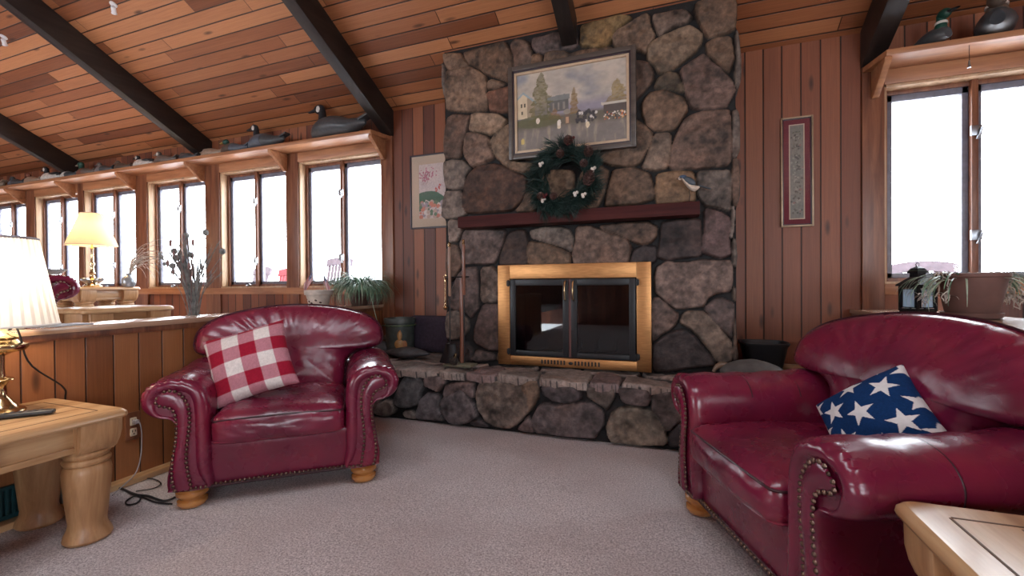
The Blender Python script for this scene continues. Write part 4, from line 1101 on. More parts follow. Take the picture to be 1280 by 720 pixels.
for k in range(300):
    a = nr.uniform(0, 2*PI); rr = nr.normal(.205, .03); y = nr.uniform(-.05, .03)
    p = np.array([rr*math.cos(a), y, rr*math.sin(a)])
    out_ = nr.uniform(-.35, 1.0); tw = nr.choice([-1, 1], p=[.25, .75])*nr.uniform(.4, 1.2)
    d = np.array([math.cos(a)*out_-math.sin(a)*tw, nr.uniform(-.55, .05), math.sin(a)*out_+math.cos(a)*tw])
    tuft(p, d, 26, .115, .26)
obj('needles', (np.array(V), Fc), M['needle'], wt, smooth=False)
obj('branch_ring', tube([(.2*math.cos(a), .0, .2*math.sin(a)) for a in np.linspace(0, 2*PI, 40)[:-1]], .018, 8, closed=True), M['cone'], wt)
def cone_geo(L, r):
    rows = []
    gs = []
    for j in range(9):
        t = j/8; rr = r*math.sin(PI*(.18+.75*t))**.8; n = 8
        for k in range(n):
            a = 2*PI*(k+.5*(j % 2))/n
            gs.append(xf(ellipsoid((0, 0, 0), (r*.30, r*.22, r*.10), 8, 5), (rr*math.cos(a), rr*math.sin(a), t*L), (0, -.7, a)))
    gs.append(lathe([(r*.2, 0), (r*.5, L*.3), (r*.4, L*.7), (0, L)], 10))
    return merge(*gs)
for px_, py_, L, r, rx in ((735, 195, .075, .03, 1.2), (734, 234, .10, .036, .3), (710, 178, .07, .03, 1.5), (700, 196, .06, .026, 1.4), (730, 208, .05, .025, 1.5), (678, 252, .06, .025, 1.3), (695, 249, .07, .022, 1.9)):
    p = on_y(px_, py_, 3.225); obj('pine_cone', xf(cone_geo(L, r), p-np.array([-.79, 3.315, 1.90]), (rx, .4, 0)), M['cone'], wt)
for px_, py_, mt in ((674, 207, 'berry'), (679, 254, 'berry'), (719, 246, 'berry'), (729, 248, 'berry'), (740, 214, 'berry'), (712, 173, 'wreathred'), (707, 178, 'wreathred'), (681, 249, 'wreathred')):
    p = on_y(px_, py_, 3.205)-np.array([-.79, 3.315, 1.90]); obj('berry', merge(*[ellipsoid(p+np.array(o_), (.012, .012, .012), 10, 6) for o_ in ((0, 0, 0), (.018, .003, .006), (.006, -.003, -.016))]), M[mt], wt)
wt.rotation_euler = (-.17, 0, 0)

# ================================================================== PAINTED BIRDS
def P_(name, col, **k):
    if name not in M: M[name] = simple(name, col, **{'rough': .42, 'noise': .22, 'nscale': 40, **k})
    return M[name]
dk = dict(black=(.014, .015, .018), slate=(.055, .058, .062), brown=(.095, .068, .052), greybrown=(.13, .10, .085), white=(.58, .53, .48), green=(.012, .055, .038), tan=(.30, .21, .15), grey=(.20, .19, .19), yellow=(.45, .28, .07), rust=(.18, .06, .035), bluegrey=(.09, .105, .13))
for k_, c_ in dk.items(): P_('decoy '+k_, c_)
def decoy(name, label, x, y, L, body, head, bill, breast=None, cheek=None, neck=.14, tuck=0, rz=0, hs=1.0, ring=False, back=None, z=2.658):
    """swimming waterfowl: faces local -x; L = body length"""
    t = thing(name, label, 'decoy', (x, y, z), rz, 'carved waterfowl decoys'); mt = lambda c: M['decoy '+c]
    def shell(s0, s1, grow, zlo=0, zcut=None):
        rows = []
        for i in range(23):
            s = s0+(s1-s0)*i/22; w = .195*L*max(0, math.sin(PI*min(1, (s*.97+.02)**.72)))**.65+.004
            hgt = .30*L*max(0, math.sin(PI*min(1, (s*.90+.06)**.70)))**.7+.012
            zb = max(0, (s-.72))*L*.42; row = []
            for k in range(20):
                a = 2*PI*k/20; zz = math.sin(a); row.append((-L*.5+L*s, w*grow*math.cos(a)*(1 if zz < 0 else (1-.15*zz)), zb+max(-.0, .42*hgt+.58*hgt*zz*grow if zz > 0 else .42*hgt*(1+zz))))
            rows.append(row)
        g = grid(rows, wrap_v=True); n = 20
        return g[0], [q[::-1] for q in g[1]]+[tuple(range(n)), tuple(range(22*n, 23*n))[::-1]]
    obj('body', shell(0, 1, 1), mt(body), t)
    if breast: obj('breast', shell(0, .46, 1.025), mt(breast), t)
    if back: obj('back', xf(ellipsoid((0, 0, 0), (.34*L, .13*L, .07*L), 16, 10), (.10*L, 0, .25*L), (0, -.08, 0)), mt(back), t)
    hx, hz = -.36*L-.05*neck, .25*L+neck
    r = .060*L**.5*.78*hs; neck = neck+.025
    nk = tube([(-.30*L, 0, .16*L), (-.33*L, 0, .25*L+neck*.25), (-.335*L, 0, .25*L+neck*.65), (hx+.012, 0, hz)], [r*1.45, r*1.0, r*.82, r*.9], 12)
    obj('neck', nk, mt(head), t)
    if ring: obj('neck_ring', lathe([(r*1.12, 0), (r*1.14, .008), (r*1.06, .016)], 14), mt('white'), t).location = (-.333*L, 0, .25*L+neck*.28)
    hd = obj('head', xf(ellipsoid((0, 0, 0), (r*1.5, r*.98, r*1.08), 18, 12), (hx-r*.3, 0, hz+r*.1), (0, -.15, 0)), mt(head), t)
    bl = obj('bill', xf(grid([[((-.2-2.0*q)*r, .62*r*math.cos(a)*(1-.35*q), (.42-.28*q)*r*math.sin(a)-.25*r*q) for a in np.linspace(0, 2*PI, 11)[:-1]] for q in np.linspace(0, 1, 6)], wrap_v=True), (hx-r*1.35, 0, hz-.05*r)), mt(bill), t)
    if cheek:
        obj('cheek_patch', merge(*[xf(ellipsoid((0, 0, 0), (r*.62, r*.22, r*.78), 12, 8), (hx-r*.05, s*r*.80, hz-r*.12)) for s in (-1, 1)]), mt('white'), t)
    tl = xf(rbox(.10*L, .075*L, .012*L+.004, .004, 4), (.50*L, 0, .22*L), (0, -.35, 0)); obj('tail', tl, mt(back or body), t)
    return t
decoy('goose_decoy', 'tallest long-necked goose decoy at the right end of the left shelf', -3.27, 3.73, .66, 'slate', 'black', 'black', None, True, .138, hs=1.15)
decoy('goose_decoy', 'smaller goose decoy with pale breast just left of the tallest goose', -4.30, 3.76, .50, 'slate', 'black', 'black', 'bluegrey', True, .115, hs=1.05)
decoy('duck_decoy', 'green headed duck decoy left of the two geese on the shelf', -4.85, 3.80, .40, 'bluegrey', 'green', 'yellow', 'brown', False, .055)
decoy('duck_decoy', 'tan duck decoy sitting low between the middle beam end and a green head', -5.22, 3.80, .34, 'tan', 'tan', 'tan', None, False, .0)
decoy('duck_decoy', 'low dark duck decoy just left of the beam end on the shelf', -5.64, 3.80, .30, 'slate', 'slate', 'slate', None, False, .01)
decoy('duck_decoy', 'grey brown goose decoy with white face in the middle of the shelf', -6.06, 3.80, .37, 'greybrown', 'greybrown', 'tan', None, True, .05)
decoy('duck_decoy', 'black and white drake decoy with white breast in the shelf middle', -6.49, 3.80, .34, 'white', 'black', 'black', 'white', True, .055, back='black')
decoy('duck_decoy', 'brown duck decoy just left of the black headed drake with white breast', -6.91, 3.80, .31, 'brown', 'brown', 'brown', None, False, .04)
decoy('duck_decoy', 'grey hen decoy right of the green headed mallards', -7.30, 3.80, .34, 'slate', 'greybrown', 'bluegrey', 'grey', False, .045)
decoy('duck_decoy', 'mallard decoy with tan bill, the right one of the pair', -7.71, 3.80, .36, 'greybrown', 'green', 'tan', 'rust', False, .085, hs=1.2)
decoy('duck_decoy', 'mallard decoy with yellow bill close beside the big white duck', -8.11, 3.80, .33, 'slate', 'green', 'yellow', 'white', False, .055, hs=1.15)
decoy('duck_decoy', 'largest white bodied duck decoy with black head below the far beam', -8.55, 3.80, .40, 'white', 'black', 'black', 'white', True, .085, hs=1.15, back='black')
decoy('duck_decoy', 'tan duck decoy with reddish head at the far left of the shelf', -9.02, 3.80, .36, 'tan', 'rust', 'brown', None, False, .05)
decoy('duck_decoy', 'small dark headed duck decoy second from the left end of the shelf', -9.46, 3.80, .36, 'slate', 'slate', 'slate', 'bluegrey', False, .045)
decoy('duck_decoy', 'pale duck decoy furthest left on the long shelf', -10.1, 3.80, .5, 'tan', 'rust', 'tan', None, False, .04)
decoy('duck_decoy', 'dark duck decoy with upright black head over the right window', 1.585, 3.78, .30, 'slate', 'green', 'black', None, False, .085, rz=1.9, ring=True, hs=1.15)
decoy('goose_decoy', 'heavy grey decoy with brown head and white neck ring over the right window', 1.93, 3.78, .46, 'bluegrey', 'brown', 'black', 'slate', False, .05, rz=1.15, ring=True, hs=1.5)

# small songbird on the mantel
o_ = np.array([.088, 3.40, 1.6635])
bt = thing('songbird_figurine', 'small white breasted blue backed bird figurine on the mantel end', 'figurine', tuple(o_))
obj('base', xf(lathe([(.030, 0), (.032, .004), (.024, .013), (0, .015)], 18), (-.01, 0, 0), (0, 0, 0), (1.3, 1, 1)), M['mantel'], bt)
obj('wire', tube([(.0, 0, .01), (.004, 0, .06), (.0, 0, .092)], .0022, 6), M['black'], bt)
P_('bird white', (.62, .50, .40)); P_('bird blue', (.06, .10, .17)); P_('bird wing', (.045, .06, .075))
bd = []
for q_ in range(16):
    s = q_/15; c = np.array([-.040+.098*s, 0, .172-.062*s-.030*math.sin(PI*s)]); r = .004+.030*math.sin(PI*min(1, s*.9+.12))**.75*(1-.35*s)
    bd.append([c+np.array([-.35*r*math.sin(a), r*math.cos(a)*.85, r*math.sin(a)]) for a in np.linspace(0, 2*PI, 17)[:-1]])
obj('body', grid(bd, wrap_v=True), M['bird white'], bt)
obj('cap', ellipsoid((-.034, 0, .183), (.023, .019, .015), 14, 8), M['bird blue'], bt)
obj('face', ellipsoid((-.048, 0, .176), (.013, .016, .012), 12, 8), M['bird white'], bt)
obj('eye_stripe', merge(*[ellipsoid((-.045, s*.0145, .177), (.010, .003, .0035), 8, 6) for s in (-1, 1)]), M['black'], bt)
obj('bill', xf(lathe([(.0045, 0), (.0, .016)], 8), (-.058, 0, .174), (0, -PI/2, 0)), M['black'], bt)
for s in (-1, 1): obj('wing', xf(ellipsoid((0, 0, 0), (.040, .007, .019), 14, 8), (.004, s*.019, .150), (0, .75, 0)), M['bird wing'], bt)
obj('tail', xf(rbox(.036, .010, .004, .003, 4), (.085, 0, .104), (0, .42, 0)), M['bird wing'], bt)
bt.scale = (1.2, 1.2, 1.05)

# ================================================================== HEARTH THINGS
HZ = .437
ts = thing('fire_tool_stand', 'wooden post stand holding the fireplace tools on the hearth', 'tool stand', (-1.66, 3.30, HZ))
M['redwood'] = wood('reddish handle wood', ((.13, .045, .025), (.22, .085, .05), (.30, .13, .08)), axis=2, rough=.35, coat=.3)
M['palewood'] = wood('pale handle wood', ((.20, .11, .075), (.30, .18, .125), (.40, .26, .19)), axis=2, rough=.35)
M['stonegrey'] = simple('mossy plinth', (.16, .15, .10), .8, noise=.4, nscale=14, bump=.3)
obj('base', xf(rbox(.125, .07, .012, .01, 6), (0, -.03, .012)), M['stonegrey'], ts, bevel=0)
obj('post', lathe([(.017, .02), (.019, .05), (.016, .30), (.018, .55), (.015, .70), (.011, .735), (0, .745)], 16), M['redwood'], ts)
obj('tool_rail', merge(tube([(-.145, -.005, .725), (-.07, -.03, .728), (0, -.025, .73), (.08, -.02, .73)], .0055, 8), tube([(-.07, -.03, .728), (-.07, -.055, .722), (-.05, -.06, .73)], .004, 6), tube([(.06, -.02, .73), (.06, -.048, .722), (.045, -.052, .73)], .004, 6)), M['black'], ts)
def tool(name, label, x, y, ztop, zh, zb, hm):
    t = thing(name, label, name.replace('_', ' '), (x, y, zb), 0, 'fireplace tools'); h = ztop-zb
    obj('handle', lathe([(.009, zh-zb), (.013, zh-zb+.01), (.0125, h-.06), (.010, h-.03)], 14), hm, t)
    obj('finial', lathe([(.010, h-.035), (.013, h-.025), (.009, h-.018), (.012, h-.006), (.007, h+.004), (0, h+.008)], 14), M['lampbrass'], t)
    obj('rod', tube([(0, 0, .0), (0, 0, zh-zb+.01)], .0055, 8), M['black'], t)
    return t
t = tool('fire_shovel', 'fireplace shovel with pale handle and black pan left of the stand post', -1.735, 3.235, 1.445, 1.01, .60, M['palewood'])
pan = []
for i in range(9):
    u = i/8; pan.append([((k/8-.5)*(.085+.075*u), -.012-.045*u-.022*(1-abs(k/8-.5)*2)**.6+.02, .02-.150*u) for k in range(9)])
g_ = grid(pan); obj('pan', merge(g_, (g_[0]+np.array([0, .004, 0]), [q[::-1] for q in g_[1]]), tube([pan[0][0], *[pan[i][0] for i in range(9)]], .004, 6), tube([pan[i][8] for i in range(9)], .004, 6), tube(pan[0], .004, 6)), M['black'], t, auto=0)
t = tool('fire_poker', 'fireplace poker with dark red handle and long black rod right of the post', -1.612, 3.245, 1.463, 1.02, .475, M['redwood'])
obj('hook', tube([(0, 0, .12), (.012, -.005, .09), (.035, -.01, .085), (.045, -.01, .11)], .005, 8), M['black'], t)
t = thing('hearth_brush', 'small bristle brush leaning at the foot of the tool stand', 'brush', (-1.70, 3.205, HZ+.03), 0)
obj('bristles', xf(lathe([(.012, .0), (.034, .012), (.036, .04), (.020, .062), (.010, .07)], 18, ripple=.09), (0, 0, 0), (.25, .5, 0)), simple('dark bristles', (.03, .022, .018), .9, noise=.6, nscale=90), t)
obj('ferrule', xf(lathe([(.012, .065), (.013, .09), (.008, .10)], 12), (0, 0, 0), (.25, .5, 0)), M['lampbrass'], t)
t = thing('brass_fire_tongs', 'thin brass tool hanging from the left end of the tool rail', 'tongs', (-1.803, 3.285, .905), 0)
obj('shaft', lathe([(.005, .03), (.006, .22), (.009, .235), (.005, .25)], 10), M['lampbrass'], t)
obj('knob', lathe([(0, -.012), (.012, -.008), (.019, .006), (.016, .02), (.008, .032), (.006, .05), (.009, .06), (.005, .07)], 14), M['lampbrass'], t)
obj('hook', tube([(0, 0, .25), (-.012, 0, .268), (.0, 0, .28), (.012, 0, .272)], .004, 6), M['lampbrass'], t)

pt = on_y(500, 420, 3.65)
t = thing('painted_pot', 'dark slate pot painted with yellow gourds at the left of the hearth', 'pot', (pt[0], 3.65, HZ))
M['potslate'] = simple('green slate glaze', (.050, .058, .052), .45, noise=.45, nscale=16)
obj('body', lathe([(.125, 0), (.13, .01), (.137, .30), (.146, .305), (.150, .345), (.146, .352), (.132, .352), (.126, .30), (.12, .08), (0, .06)], 40), M['potslate'], t, auto=40)
P_('gourd ochre', (.34, .17, .05)); P_('gourd orange', (.33, .13, .05)); P_('pot leaf', (.05, .075, .035))
def on_pot(a, z, rx, rz_, mt):
    r = .131+.02*(z/.30); v, f = ellipsoid((0, 0, 0), (rx, .006, rz_), 16, 10)
    # bend the relief round the wall of the pot
    ang = a+v[:, 0]/r; rr = r+.002-v[:, 1]; v2 = np.stack([rr*np.sin(ang), -rr*np.cos(ang), z+v[:, 2]], -1)
    return v2, f
view = math.atan2(-pt[0], 3.65)
obj('painted_gourd', merge(on_pot(view-.05, .115, .044, .046, 0), on_pot(view-.02, .195, .022, .045, 0), on_pot(view, .235, .008, .014, 0)), M['gourd ochre'], t)
obj('painted_gourd', merge(on_pot(view+.28, .10, .028, .050, 0), on_pot(view+.55, .06, .03, .022, 0)), M['gourd orange'], t)
obj('painted_band', merge(*[on_pot(view-1.4+.28*k, .285, .025, .009, 0) for k in range(11)]), M['pot leaf'], t)
M['purple'] = simple('dark purple cloth', (.030, .018, .032), .85, noise=.3, nscale=40, bump=.15)
tag(obj('purple_cushion', xf(rbox(.30, .055, .18, .045, 14), (0, 0, 0)), M['purple'], None, weld=True, auto=0), 'dark purple square cushion standing behind the painted pot', 'cushion').location = (-2.22, 3.872, HZ+.182)
def stone_lump(a, b, c, seed, pw=1.0):
    v, f = ellipsoid((0, 0, 0), (1, 1, 1), 40, 24); r = 1+.16*(fbm(v[:, 0]*1.6+seed, v[:, 1]*1.6+v[:, 2]*2.1, seed, 4)-.47)
    x = v[:, 0]*r; k = np.clip(1-np.abs(x)*pw*.35, .2, 1); return np.stack([x*a, v[:, 1]*r*b*k, v[:, 2]*r*c*k], -1), f
M['rock'] = simple('grey rock', (.055, .052, .055), .75, noise=.45, nscale=14, bump=.4)
M['rocklight'] = simple('pale grey rock', (.10, .09, .085), .75, noise=.4, nscale=12, bump=.4)
pc = on_y(510, 441, 3.50)
tag(obj('hearth_stone', stone_lump(.235, .12, .055, 3, 1.4), M['rock'], None, auto=0), 'long dark grey stone tapering to a point lying before the painted pot', 'stone').location = (pc[0], 3.48, HZ+.050)
p2 = on_y(484, 430, 3.57)
tag(obj('hearth_stone', stone_lump(.075, .06, .045, 7, .6), M['rocklight'], None, auto=0), 'small round grey stone beside the painted gourds', 'stone').location = (p2[0], 3.62, HZ+.16)
t2_ = tag(obj('hearth_stone', stone_lump(.13, .09, .07, 12, .4), M['rock'], None, auto=0), 'grey stone under the small round one, behind the left armchair', 'stone'); t2_.location = (p2[0]-.09, 3.60, HZ+.06)
# right side
b0 = on_y(954, 440, 3.72)
t = thing('black_bin', 'black tapered bin on the hearth right of the chimney', 'bin', (b0[0], 3.72, HZ))
sq = []
for z_, w_, d_ in ((0, .105, .09), (.01, .11, .095), (.20, .15, .125), (.212, .16, .132), (.225, .160, .132), (.226, .150, .122), (.03, .10, .085), (.02, 0.001, .001)):
    sq.append([(w_*np.sign(math.cos(a))*abs(math.cos(a))**.55, d_*np.sign(math.sin(a))*abs(math.sin(a))**.55, z_) for a in np.linspace(0, 2*PI, 41)[:-1]])
g_ = grid(sq, wrap_v=True); obj('body', (g_[0], [q[::-1] for q in g_[1]]), M['blackplastic'], t)
obj('rim', tube(sq[4], .006, 8, closed=True), M['blackplastic'], t)
m0 = on_y(940, 460, 3.29)
tag(obj('grey_mound', stone_lump(.19, .13, .085, 15, .3), M['rocklight'], None, auto=0), 'low rounded grey stone on the hearth behind the right armchair arm', 'stone').location = (m0[0], 3.29, HZ+.075)
h0 = on_y(903, 452, 3.33)
hp = [(.048*math.cos(a)*1.15, 0, .062*math.sin(a)) for a in np.linspace(-.5, PI*.93, 16)]
tag(obj('curved_horn', tube(hp, [.012+.012*math.sin(PI*min(1, k/15*1.1)) for k in range(16)], 14), simple('horn', (.20, .13, .085), .3, noise=.3, nscale=20), None), 'pale curved horn standing on the hearth by the right chimney corner', 'horn').location = (h0[0], 3.33, HZ+.045)

# ================================================================== LEFT LAMP AND TABLE THINGS
TZ = .5585
lx, ly = -2.752, 1.039
t = thing('table_lamp', 'polished brass lamp with white pleated shade on the left end table', 'lamp', (lx, ly, TZ))
obj('base', lathe([(.0, 0), (.078, 0), (.080, .008), (.074, .016), (.058, .022), (.054, .034), (.044, .044), (.036, .058), (.024, .072), (.021, .12), (.028, .135), (.046, .145), (.042, .152), (.020, .158), (.016, .20), (.018, .255)], 40), M['lampbrass'], t, auto=50)
obj('font', lathe([(.018, .25), (.045, .262), (.082, .272), (.090, .285), (.088, .297), (.062, .305), (.055, .318), (.066, .330), (.060, .342), (.03, .350), (.018, .37), (.016, .46)], 40), M['lampbrass'], t, auto=50)
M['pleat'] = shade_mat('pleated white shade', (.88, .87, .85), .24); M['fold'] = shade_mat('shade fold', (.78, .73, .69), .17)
seg = 132
def shade_geo(r0, r1, z0, z1, ripple, seg, th=.003):
    rows = []
    for r, z in ((r0, z0), (r0+(r1-r0)*.33, z0+(z1-z0)*.33), (r0+(r1-r0)*.66, z0+(z1-z0)*.66), (r1, z1)):
        rows.append([((r+(ripple if k % 2 else -ripple))*math.cos(2*PI*k/seg), (r+(ripple if k % 2 else -ripple))*math.sin(2*PI*k/seg), z) for k in range(seg)])
    g = grid(rows, wrap_v=True); return g[0], [q[::-1] for q in g[1]]
g_ = shade_geo(.186, .122, .378, .762, .0034, seg)
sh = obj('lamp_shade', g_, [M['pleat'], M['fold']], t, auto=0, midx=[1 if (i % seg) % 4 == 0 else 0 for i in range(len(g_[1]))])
M['shadetrim'] = simple('shade trim', (.30, .27, .28), .7)
obj('trim_band', tube([(.122*math.cos(a), .122*math.sin(a), .760) for a in np.linspace(0, 2*PI, 61)[:-1]], .006, 8, closed=True), M['shadetrim'], sh)
obj('trim_band', tube([(.187*math.cos(a), .187*math.sin(a), .380) for a in np.linspace(0, 2*PI, 61)[:-1]], .004, 8, closed=True), M['pleat'], sh)
obj('harp', merge(tube([(0, -.0, .46), (.05, 0, .52), (.055, 0, .65), (.02, 0, .745), (0, 0, .755)], .003, 6), tube([(0, -.0, .46), (-.05, 0, .52), (-.055, 0, .65), (-.02, 0, .745), (0, 0, .755)], .003, 6), tube([(-.121, 0, .757), (.121, 0, .757)], .002, 6), tube([(0, -.121, .757), (0, .121, .757)], .002, 6), xf(lathe([(.006, 0), (.010, .01), (.0, .03)], 10), (0, 0, .757))), M['lampbrass'], t)
obj('bulb', merge(ellipsoid((0, 0, .585), (.032, .032, .042), 16, 10), lathe([(.014, .48), (.016, .55)], 12)), emit('warm bulb', (1, .78, .50), 9), t)
obj('cord', tube(spline([(.03, .02, .36), (.055, .03, .375), (.062, .04, .34), (.02, .09, .20), (-.05, .235, .06), (-.09, .262, -.02), (-.125, .29, -.25), (-.115, .37, -.48), (-.10, .44, -.545)], 40), .004, 6), M['blackplastic'], t)
LAMP1 = (lx, ly, TZ+.585)
r0, r1 = on_z(0, 521, TZ+.01), on_z(47, 516, TZ+.01)
ang = math.atan2(r1[1]-r0[1], r1[0]-r0[0]); t = thing('remote_control', 'black remote control lying on the left end table before the lamp', 'remote', tuple((r1*.62+r0*.38)[:2])+(TZ,), ang)
g_ = rbox(.105, .022, .010, .008, 8); obj('body', xf(g_, (-.01, 0, .011)), M['blackplastic'], t, weld=True)
obj('buttons', merge(*[box(-.08+.022*i-.004, -.08+.022*i+.004, -.012+.012*j-.003, -.012+.012*j+.003, .020, .0225) for i in range(7) for j in range(3)]), simple('grey buttons', (.12, .12, .13), .5), t)
# on the cap of the half wall
cz = .9055
t = thing('closed_book', 'dark slim book on the half wall cap under the white lamp shade', 'book', (-2.985, 1.05, cz)); obj('cover', merge(box(-.075, .075, -.14, .14, 0, .003), box(-.075, .075, -.14, .14, .015, .018), box(-.075, -.071, -.14, .14, 0, .018)), simple('dark blue cover', (.02, .025, .035), .5), t, bevel=.001); obj('pages', box(-.070, .071, -.136, .136, .003, .015), simple('pages', (.5, .47, .42), .9), t)
t = thing('folded_magazine', 'pale folded magazine on the half wall cap right of the white shade', 'magazine', (-2.995, 1.36, cz)); obj('pages', merge(box(-.07, .07, -.10, .10, 0, .003), box(-.069, .069, -.099, .10, .0035, .006)), simple('pale magazine', (.42, .46, .52), .5, noise=.2, nscale=9), t)
# outlet with plug and cable
t = thing('wall_outlet', 'brown wall outlet with a plugged cable on the half wall', 'outlet', (-2.906, 1.625, .313)); obj('plate', xf(rbox(.006, .038, .078, .004, 4), (0, 0, 0)), M['trim'], t)
M['ivory'] = simple('ivory plastic', (.58, .48, .36), .4)
for z_ in (-.034, .026): obj('socket', merge(xf(rbox(.005, .017, .022, .004, 4), (.006, 0, z_)), ), M['ivory'], t); obj('slots', merge(box(.0105, .0115, -.009, -.005, z_, z_+.012), box(.0105, .0115, .005, .009, z_, z_+.012), box(.0105, .0115, -.003, .003, z_-.013, z_-.006)), M['black'], t)
t = thing('plug_cable', 'thin grey cable hanging from the wall outlet to the floor', 'cable', (-2.895, 1.625, .339)); obj('plug', xf(rbox(.016, .012, .012, .004, 4), (.018, 0, 0)), M['shadetrim'], t)
obj('wire', tube(spline([(.03, 0, 0), (.045, .006, -.01), (.042, .015, -.08), (.035, .012, -.2), (.045, -.02, -.28), (.08, -.1, -.312), (.12, -.17, -.326)], 36), .003, 6), M['shadetrim'], t)
def fl(pts, z=.012): return [tuple(on_z(x, y, z)[:2])+(z,) for x, y in pts]
def cable(pts, label, r, group='loose cables on the floor'):
    p = fl(pts, .006+r); solo('floor_cable', tube(spline(p, 60), r, 6), M['blackplastic'], label, 'cable', p[0], group)
cable([(140, 607), (155, 612), (168, 618), (185, 620), (205, 626), (222, 620), (232, 612)], 'thick black cable running from the half wall to the left armchair foot', .0055)
cable([(141, 604), (160, 614), (175, 620), (172, 628), (160, 631), (158, 626), (172, 620), (195, 628), (215, 630)], 'black cable looping back on itself on the carpet by the table leg', .004)
cable([(150, 606), (165, 600), (185, 598), (198, 601), (200, 606), (190, 611), (170, 614)], 'thin black cable curled in a flat loop beside the half wall', .003)
t = thing('baseboard_vent', 'dark teal ribbed vent grille along the half wall foot behind the table legs', 'vent', (-2.905, 1.0, .04)); M['teal'] = simple('dark teal enamel', (.012, .045, .052), .4, noise=.3)
obj('frame', merge(box(0, .022, -.40, .24, 0, .02), box(0, .022, -.40, .24, .135, .15), box(0, .022, -.40, -.385, 0, .15), box(0, .022, .225, .24, 0, .15), box(0, .004, -.40, .24, 0, .15)), M['teal'], t, bevel=.002)
obj('grille', merge(*[box(.004, .018, -.38+.022*k, -.38+.022*k+.010, .02, .135) for k in range(27)]), M['teal'], t)
t = thing('power_adapter', 'pale power box with black plug on the floor behind the left table', 'adapter', (-2.868, 1.325, .037)); obj('case', xf(rbox(.035, .05, .07, .008, 4), (0, 0, .07)), simple('pale teal plastic', (.22, .27, .27), .5), t); obj('plug', xf(rbox(.012, .016, .042, .005, 4), (.040, .0, .075)), M['blackplastic'], t)

# ================================================================== FAR LEFT ROOM
t3 = UP+.003+.555+.0015
t = thing('table_lamp', 'amber shaded lamp on the far side table below the windows', 'lamp', (-6.42, 3.20, t3))
obj('base', lathe([(0, 0), (.085, 0), (.088, .012), (.06, .03), (.045, .06), (.05, .085), (.028, .11), (.018, .14), (.03, .16), (.020, .18), (.014, .24), (.026, .27), (.014, .30), (.012, .44), (.018, .45), (.010, .47), (.008, .60)], 32), M['lampbrass'], t, auto=50)
obj('ornament', merge(*[xf(ellipsoid((0, 0, 0), (.05, .014, .028), 12, 8), (.06*math.cos(a), .06*math.sin(a), .075), (0, -.5, a)) for a in np.linspace(0, 2*PI, 7)[:-1]]), M['chrome'], t)
M['amber'] = shade_mat('amber shade', (.80, .64, .42), .3)
sh = obj('lamp_shade', shade_geo(.232, .102, .485, .86, .0015, 96), M['amber'], t, auto=0)
for r_, z_ in ((.233, .486), (.103, .858)): obj('trim_band', tube([(r_*math.cos(a), r_*math.sin(a), z_) for a in np.linspace(0, 2*PI, 49)[:-1]], .005, 6, closed=True), M['creammat'], sh)
obj('harp', merge(tube([(-.102, 0, .857), (.102, 0, .857)], .002, 6), tube([(0, -.102, .857), (0, .102, .857)], .002, 6), tube([(0, 0, .60), (.045, 0, .68), (.03, 0, .84), (0, 0, .857)], .003, 6)), M['lampbrass'], t)
obj('bulb', ellipsoid((0, 0, .66), (.03, .03, .04), 14, 8), emit('warm bulb two', (1, .72, .38), 9), t)
LAMP2 = (-6.42, 3.20, t3+.66)
# dried grasses beside the amber lamp, long arching strands
M['straw'] = simple('bleached grass', (.42, .36, .31), .8, noise=.4); M['dried'] = simple('dried grey stems', (.20, .20, .19), .8, noise=.5, nscale=30); M['driedpink'] = simple('dried pink statice', (.26, .15, .14), .9, noise=.4)
M['vase'] = simple('silver vase', (.30, .32, .34), .35, .6, noise=.2)
gl = (-6.15, 3.42, t3)
t = thing('grass_arrangement', 'bleached arching grasses in a small silver vase right of the amber lamp', 'dried grass', gl)
obj('vase', lathe([(0, 0), (.05, 0), (.065, .03), (.07, .08), (.05, .12), (.028, .14), (.036, .16), (.030, .158), (.024, .14)], 24), M['vase'], t, auto=50)
gs = []
for k in range(26):
    a = rnd.uniform(-.5, .5); L = rnd.uniform(.5, .95); p = [np.array([.0, .0, .13])]; el = rnd.uniform(.7, 1.35)
    for i in range(14): p.append(p[-1]+np.array([math.cos(el)*math.cos(a), math.cos(el)*math.sin(a)*.5-.005, math.sin(el)])*L/14); el -= rnd.uniform(.10, .15)
    gs.append(tube(p, [.004*(1-.8*i/14)+.0008 for i in range(15)], 5))
obj('strands', merge(*gs), M['straw'], t)
for k, (x_, y_, z_) in enumerate(((.62, 0, .33), (.72, -.03, .25), (.55, .03, .38), (.80, 0, .16))): obj('seed_head', xf(lathe([(0, 0), (.02, .006), (.026, .02), (.012, .034), (0, .036)], 10, ripple=.15), (x_, y_, z_), (1.2, .6, 0)), M['dried'], t)
# bunch of dried flowers in a floor vase behind the half wall
bl_ = (-3.50, 2.385, UP+.003)
t = thing('dried_bunch', 'tall bunch of dried teasels and grasses standing behind the half wall', 'dried flowers', bl_)
obj('vase', lathe([(0, 0), (.07, 0), (.085, .05), (.08, .16), (.045, .26), (.036, .31), (.045, .335), (.038, .333), (.03, .31)], 28), M['potslate'], t, auto=50)
ga, gp, heads = [], [], []
for k in range(95):
    side = rnd.choice([-1, -1, 1]); tx = rnd.gauss(.0, .05)+side*rnd.uniform(.03, .20); ty = rnd.gauss(0, .05)+side*rnd.uniform(.0, .10); h_ = rnd.uniform(.30, .62)
    p0 = np.array([rnd.uniform(-.02, .02), rnd.uniform(-.02, .02), .28]); p3 = np.array([tx*.75, ty, .33+h_])
    pm = p0*.45+p3*.55+np.array([-.15*tx, -.15*ty, .03]); (gp if k % 6 == 0 else ga).append(tube(spline([p0, pm, p3], 8), [.0028, .0026, .0026, .0024, .0024, .0022, .0020, .0016], 5)); heads.append((p3, p3-pm))
